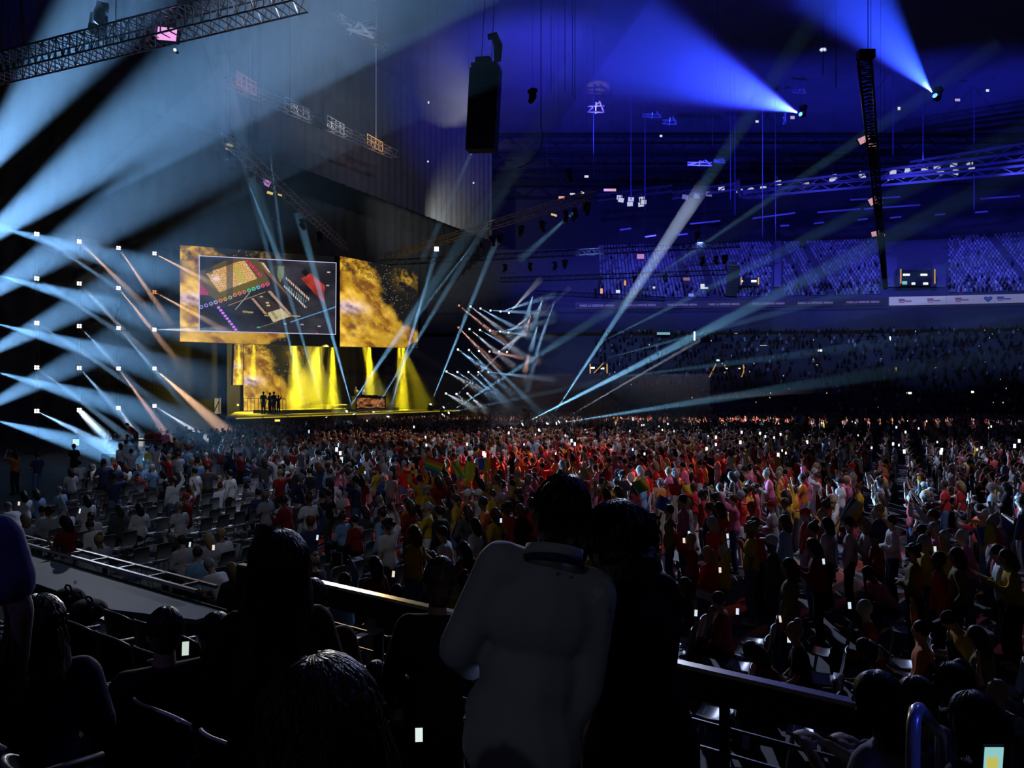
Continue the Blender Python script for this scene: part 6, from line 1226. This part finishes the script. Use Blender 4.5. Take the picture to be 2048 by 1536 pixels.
# the woman beside him
j = skeleton('looking at something in both hands'); j = roll(j, 2, -6)
near('woman in a black jacket with thick curly black hair, leaning her head towards the man', (1278-1024)/F*2.58, 2.58, 1.92, .75, j, .95, (.008, .008, .012), (.008, .008, .010), (.16, .095, .07), curls(), (.006, .005, .005), True, .055, .013, 'jacket', CLOTH, hem=.34)
hb = thing('heart_ornament', 'small white lace heart showing between the couple at shoulder height', 'ornament', P(1196, 1186, 2.22), rot=(0, .12, 0)); vs = [(math.sin(u)**3*.018, 0, .0165*(13*math.cos(u)-5*math.cos(2*u)-2*math.cos(3*u)-math.cos(4*u))/13) for u in [2*PI*k/30 for k in range(30)]]
MB().add(vs+[(x, .004, z) for x, y, z in vs], [tuple(range(30)), tuple(range(30, 60))[::-1]]+[(k, k+30, (k+1) % 30+30, (k+1) % 30) for k in range(30)]).build('heart', mat('lace', (.85, .86, .92), .8, 0, .15, 300), hb); MB().tube([(-.004, .003, -.018), (-.010, .004, -.026), (-.012, .004, -.034)], .0025).build('ribbon', mat('lace', (.5, .52, .6)), hb)
# the long-haired woman at left
j = skeleton('clapping'); j = roll(j, 2, 2)
near('woman with long dark loose hair in a dark brown top, standing with her back turned', (545-1024)/F*2.55, 2.55, 1.92, .45, j, .91, (.030, .014, .010), (.010, .008, .008), (.16, .10, .08), longhair(.66, .155, .125), (.010, .006, .005), True, .02, .014, 'blouse', CLOTH, hem=.25).scale = (.80, .86, .91)
j = roll(skeleton('looking at something in both hands'), 0, 3)
near('boy in a dark red shirt half hidden behind the long-haired woman', (632-1024)/F*3.5, 3.5, 1.62, .5, j, .85, (.09, .012, .010), (.01, .01, .012), (.30, .18, .13), crop(), (.010, .008, .008), False, .022, .016)
j = roll(skeleton('looking at something in both hands'), 3, 4)
near('child with short brown hair in a black jacket at the rail beside the white-shirted man', (868-1024)/F*3.0, 3.0, 1.92, .2, j, .80, (.010, .010, .012), (.010, .010, .012), (.25, .15, .11), MB().ell((0, -.012, .024), (.094, .108, .112), None, 18, 12).ell((0, -.04, -.05), (.082, .07, .085), None, 14, 10), (.05, .022, .012), True, .022, .014, 'jacket', CLOTH).scale = (.70, .70, .80)
j = roll(skeleton('sitting with hands in lap'), -2, -4)
near('seated woman with brown hair right before the viewer, only the top of her head showing', (693-1024)/F*1.36, 1.36, 2.22, .45, j, .985, (.02, .018, .016), (.012, .012, .014), (.25, .15, .12), longhair(.42, .125, .112), (.060, .026, .013), True, .03, .016, 'sweater', CLOTH)
for (px, pt, D, z, sc, pose, sc_, hc_, hair_, rot, lb, nm) in [
    (776, 1362, 3.3, 1.72, .70, 'sitting hunched forward', (.02, .02, .022), (.03, .016, .011), crop(), .4, 'seated child with short dark hair lit from behind, in front of the stair railing', 'sweater'),
    (800, 1395, 2.9, 1.74, .68, 'sitting hunched forward', (.014, .014, .016), (.010, .008, .008), crop(), .2, 'seated child with black hair bending over a bright phone', 'sweater'),
    (650, 1325, 3.1, 1.80, .74, 'sitting hunched forward', (.035, .035, .16), (.05, .05, .24), crop(), .5, 'seated person in a violet-blue hooded top beyond the brown-haired head', 'hoodie'),
    (-120, 885, 2.5, 2.22, .94, 'standing with arms down', (.10, .09, .26), (.012, .010, .010), crop(), .6, 'person in a violet-blue T-shirt cut off by the edge of the picture', 'shirt'),
    (70, 1202, 2.8, 1.92, .90, 'sitting and holding one hand up', (.025, .025, .06), (.014, .008, .007), longhair(.40, .115, .105), .6, 'seated woman with long dark hair below the violet-shirted person', 'sweater'),
    (332, 1222, 3.5, 1.62, .95, 'sitting and holding one hand up', (.012, .012, .014), (.010, .008, .007), crop(), .6, 'seated person in black looking at a lit phone behind the dark table', 'sweater'),
    (430, 1235, 3.6, 1.62, .90, 'sitting with hands in lap', (.012, .012, .014), (.03, .016, .012), crop(), .4, 'seated person in black beside the long-haired woman, mostly hidden by her', 'sweater'),
    (1802, 1362, 2.95, 1.32, .86, 'looking at something in both hands', (.22, .24, .34), (.010, .008, .008), longhair(.22, .10, .10), .7, 'person in a pale shirt with dark hair beside the blue gleaming handrail', 'shirt'),
    (1884, 1368, 3.4, 1.02, .97, 'looking at something in both hands', (.10, .11, .17), (.04, .03, .028), crop(), .75, 'person in a grey hooded top with short hair beyond the blue handrail', 'hoodie'),
    (1992, 1405, 2.9, 1.32, .82, 'looking at something in both hands', (.07, .07, .11), (.012, .010, .010), longhair(.25, .10, .10), .5, 'person in a dark grey top holding a bright phone at the lower right corner', 'sweater'),
    (1930, 1340, 4.2, 1.02, .85, 'looking at something in both hands', (.035, .035, .05), (.02, .014, .012), longhair(.2, .10, .10), .3, 'person in charcoal standing behind the grey hooded top', 'sweater')]:
    j = roll(skeleton(pose), 0, 3); top = (j['head'].z+.125)*sc; zz = EYE+(HOR-pt)/F*D-top if abs(EYE+(HOR-pt)/F*D-top-z) < .35 else z
    near(lb, (px-1024)/F*D, D, zz, rot, j, sc, sc_, (.012, .012, .016), (.26, .16, .12), hair_, hc_, nm not in ('shirt',), .028, .018, nm, CLOTH)
nph = 1
phone(P(838, 1469, 2.45), .1, 'bright phone showing a pale picture, held by the seated child', .36, scr(emit('phone_bright', (.85, 1, .97), .85)), .2); phone(P(371, 1297, 3.2), .3, 'lit phone in the hands of the seated person in black', .40, scr(emit('phone_list', (.7, .85, .75), .8)), -.3)
t = phone(P(1984, 1530, 2.1), .0, 'phone with a yellow and teal picture at the lower right corner', .78, scr(emit('phone_teal', (.35, .75, .75), .75)), .1); MB().box((-.005, -.008, .01), (.04, .002, .05)).build('picture', emit('phone_yellow', (.75, .70, .15), .7), t)
bpy.data.scenes.remove(TMP)
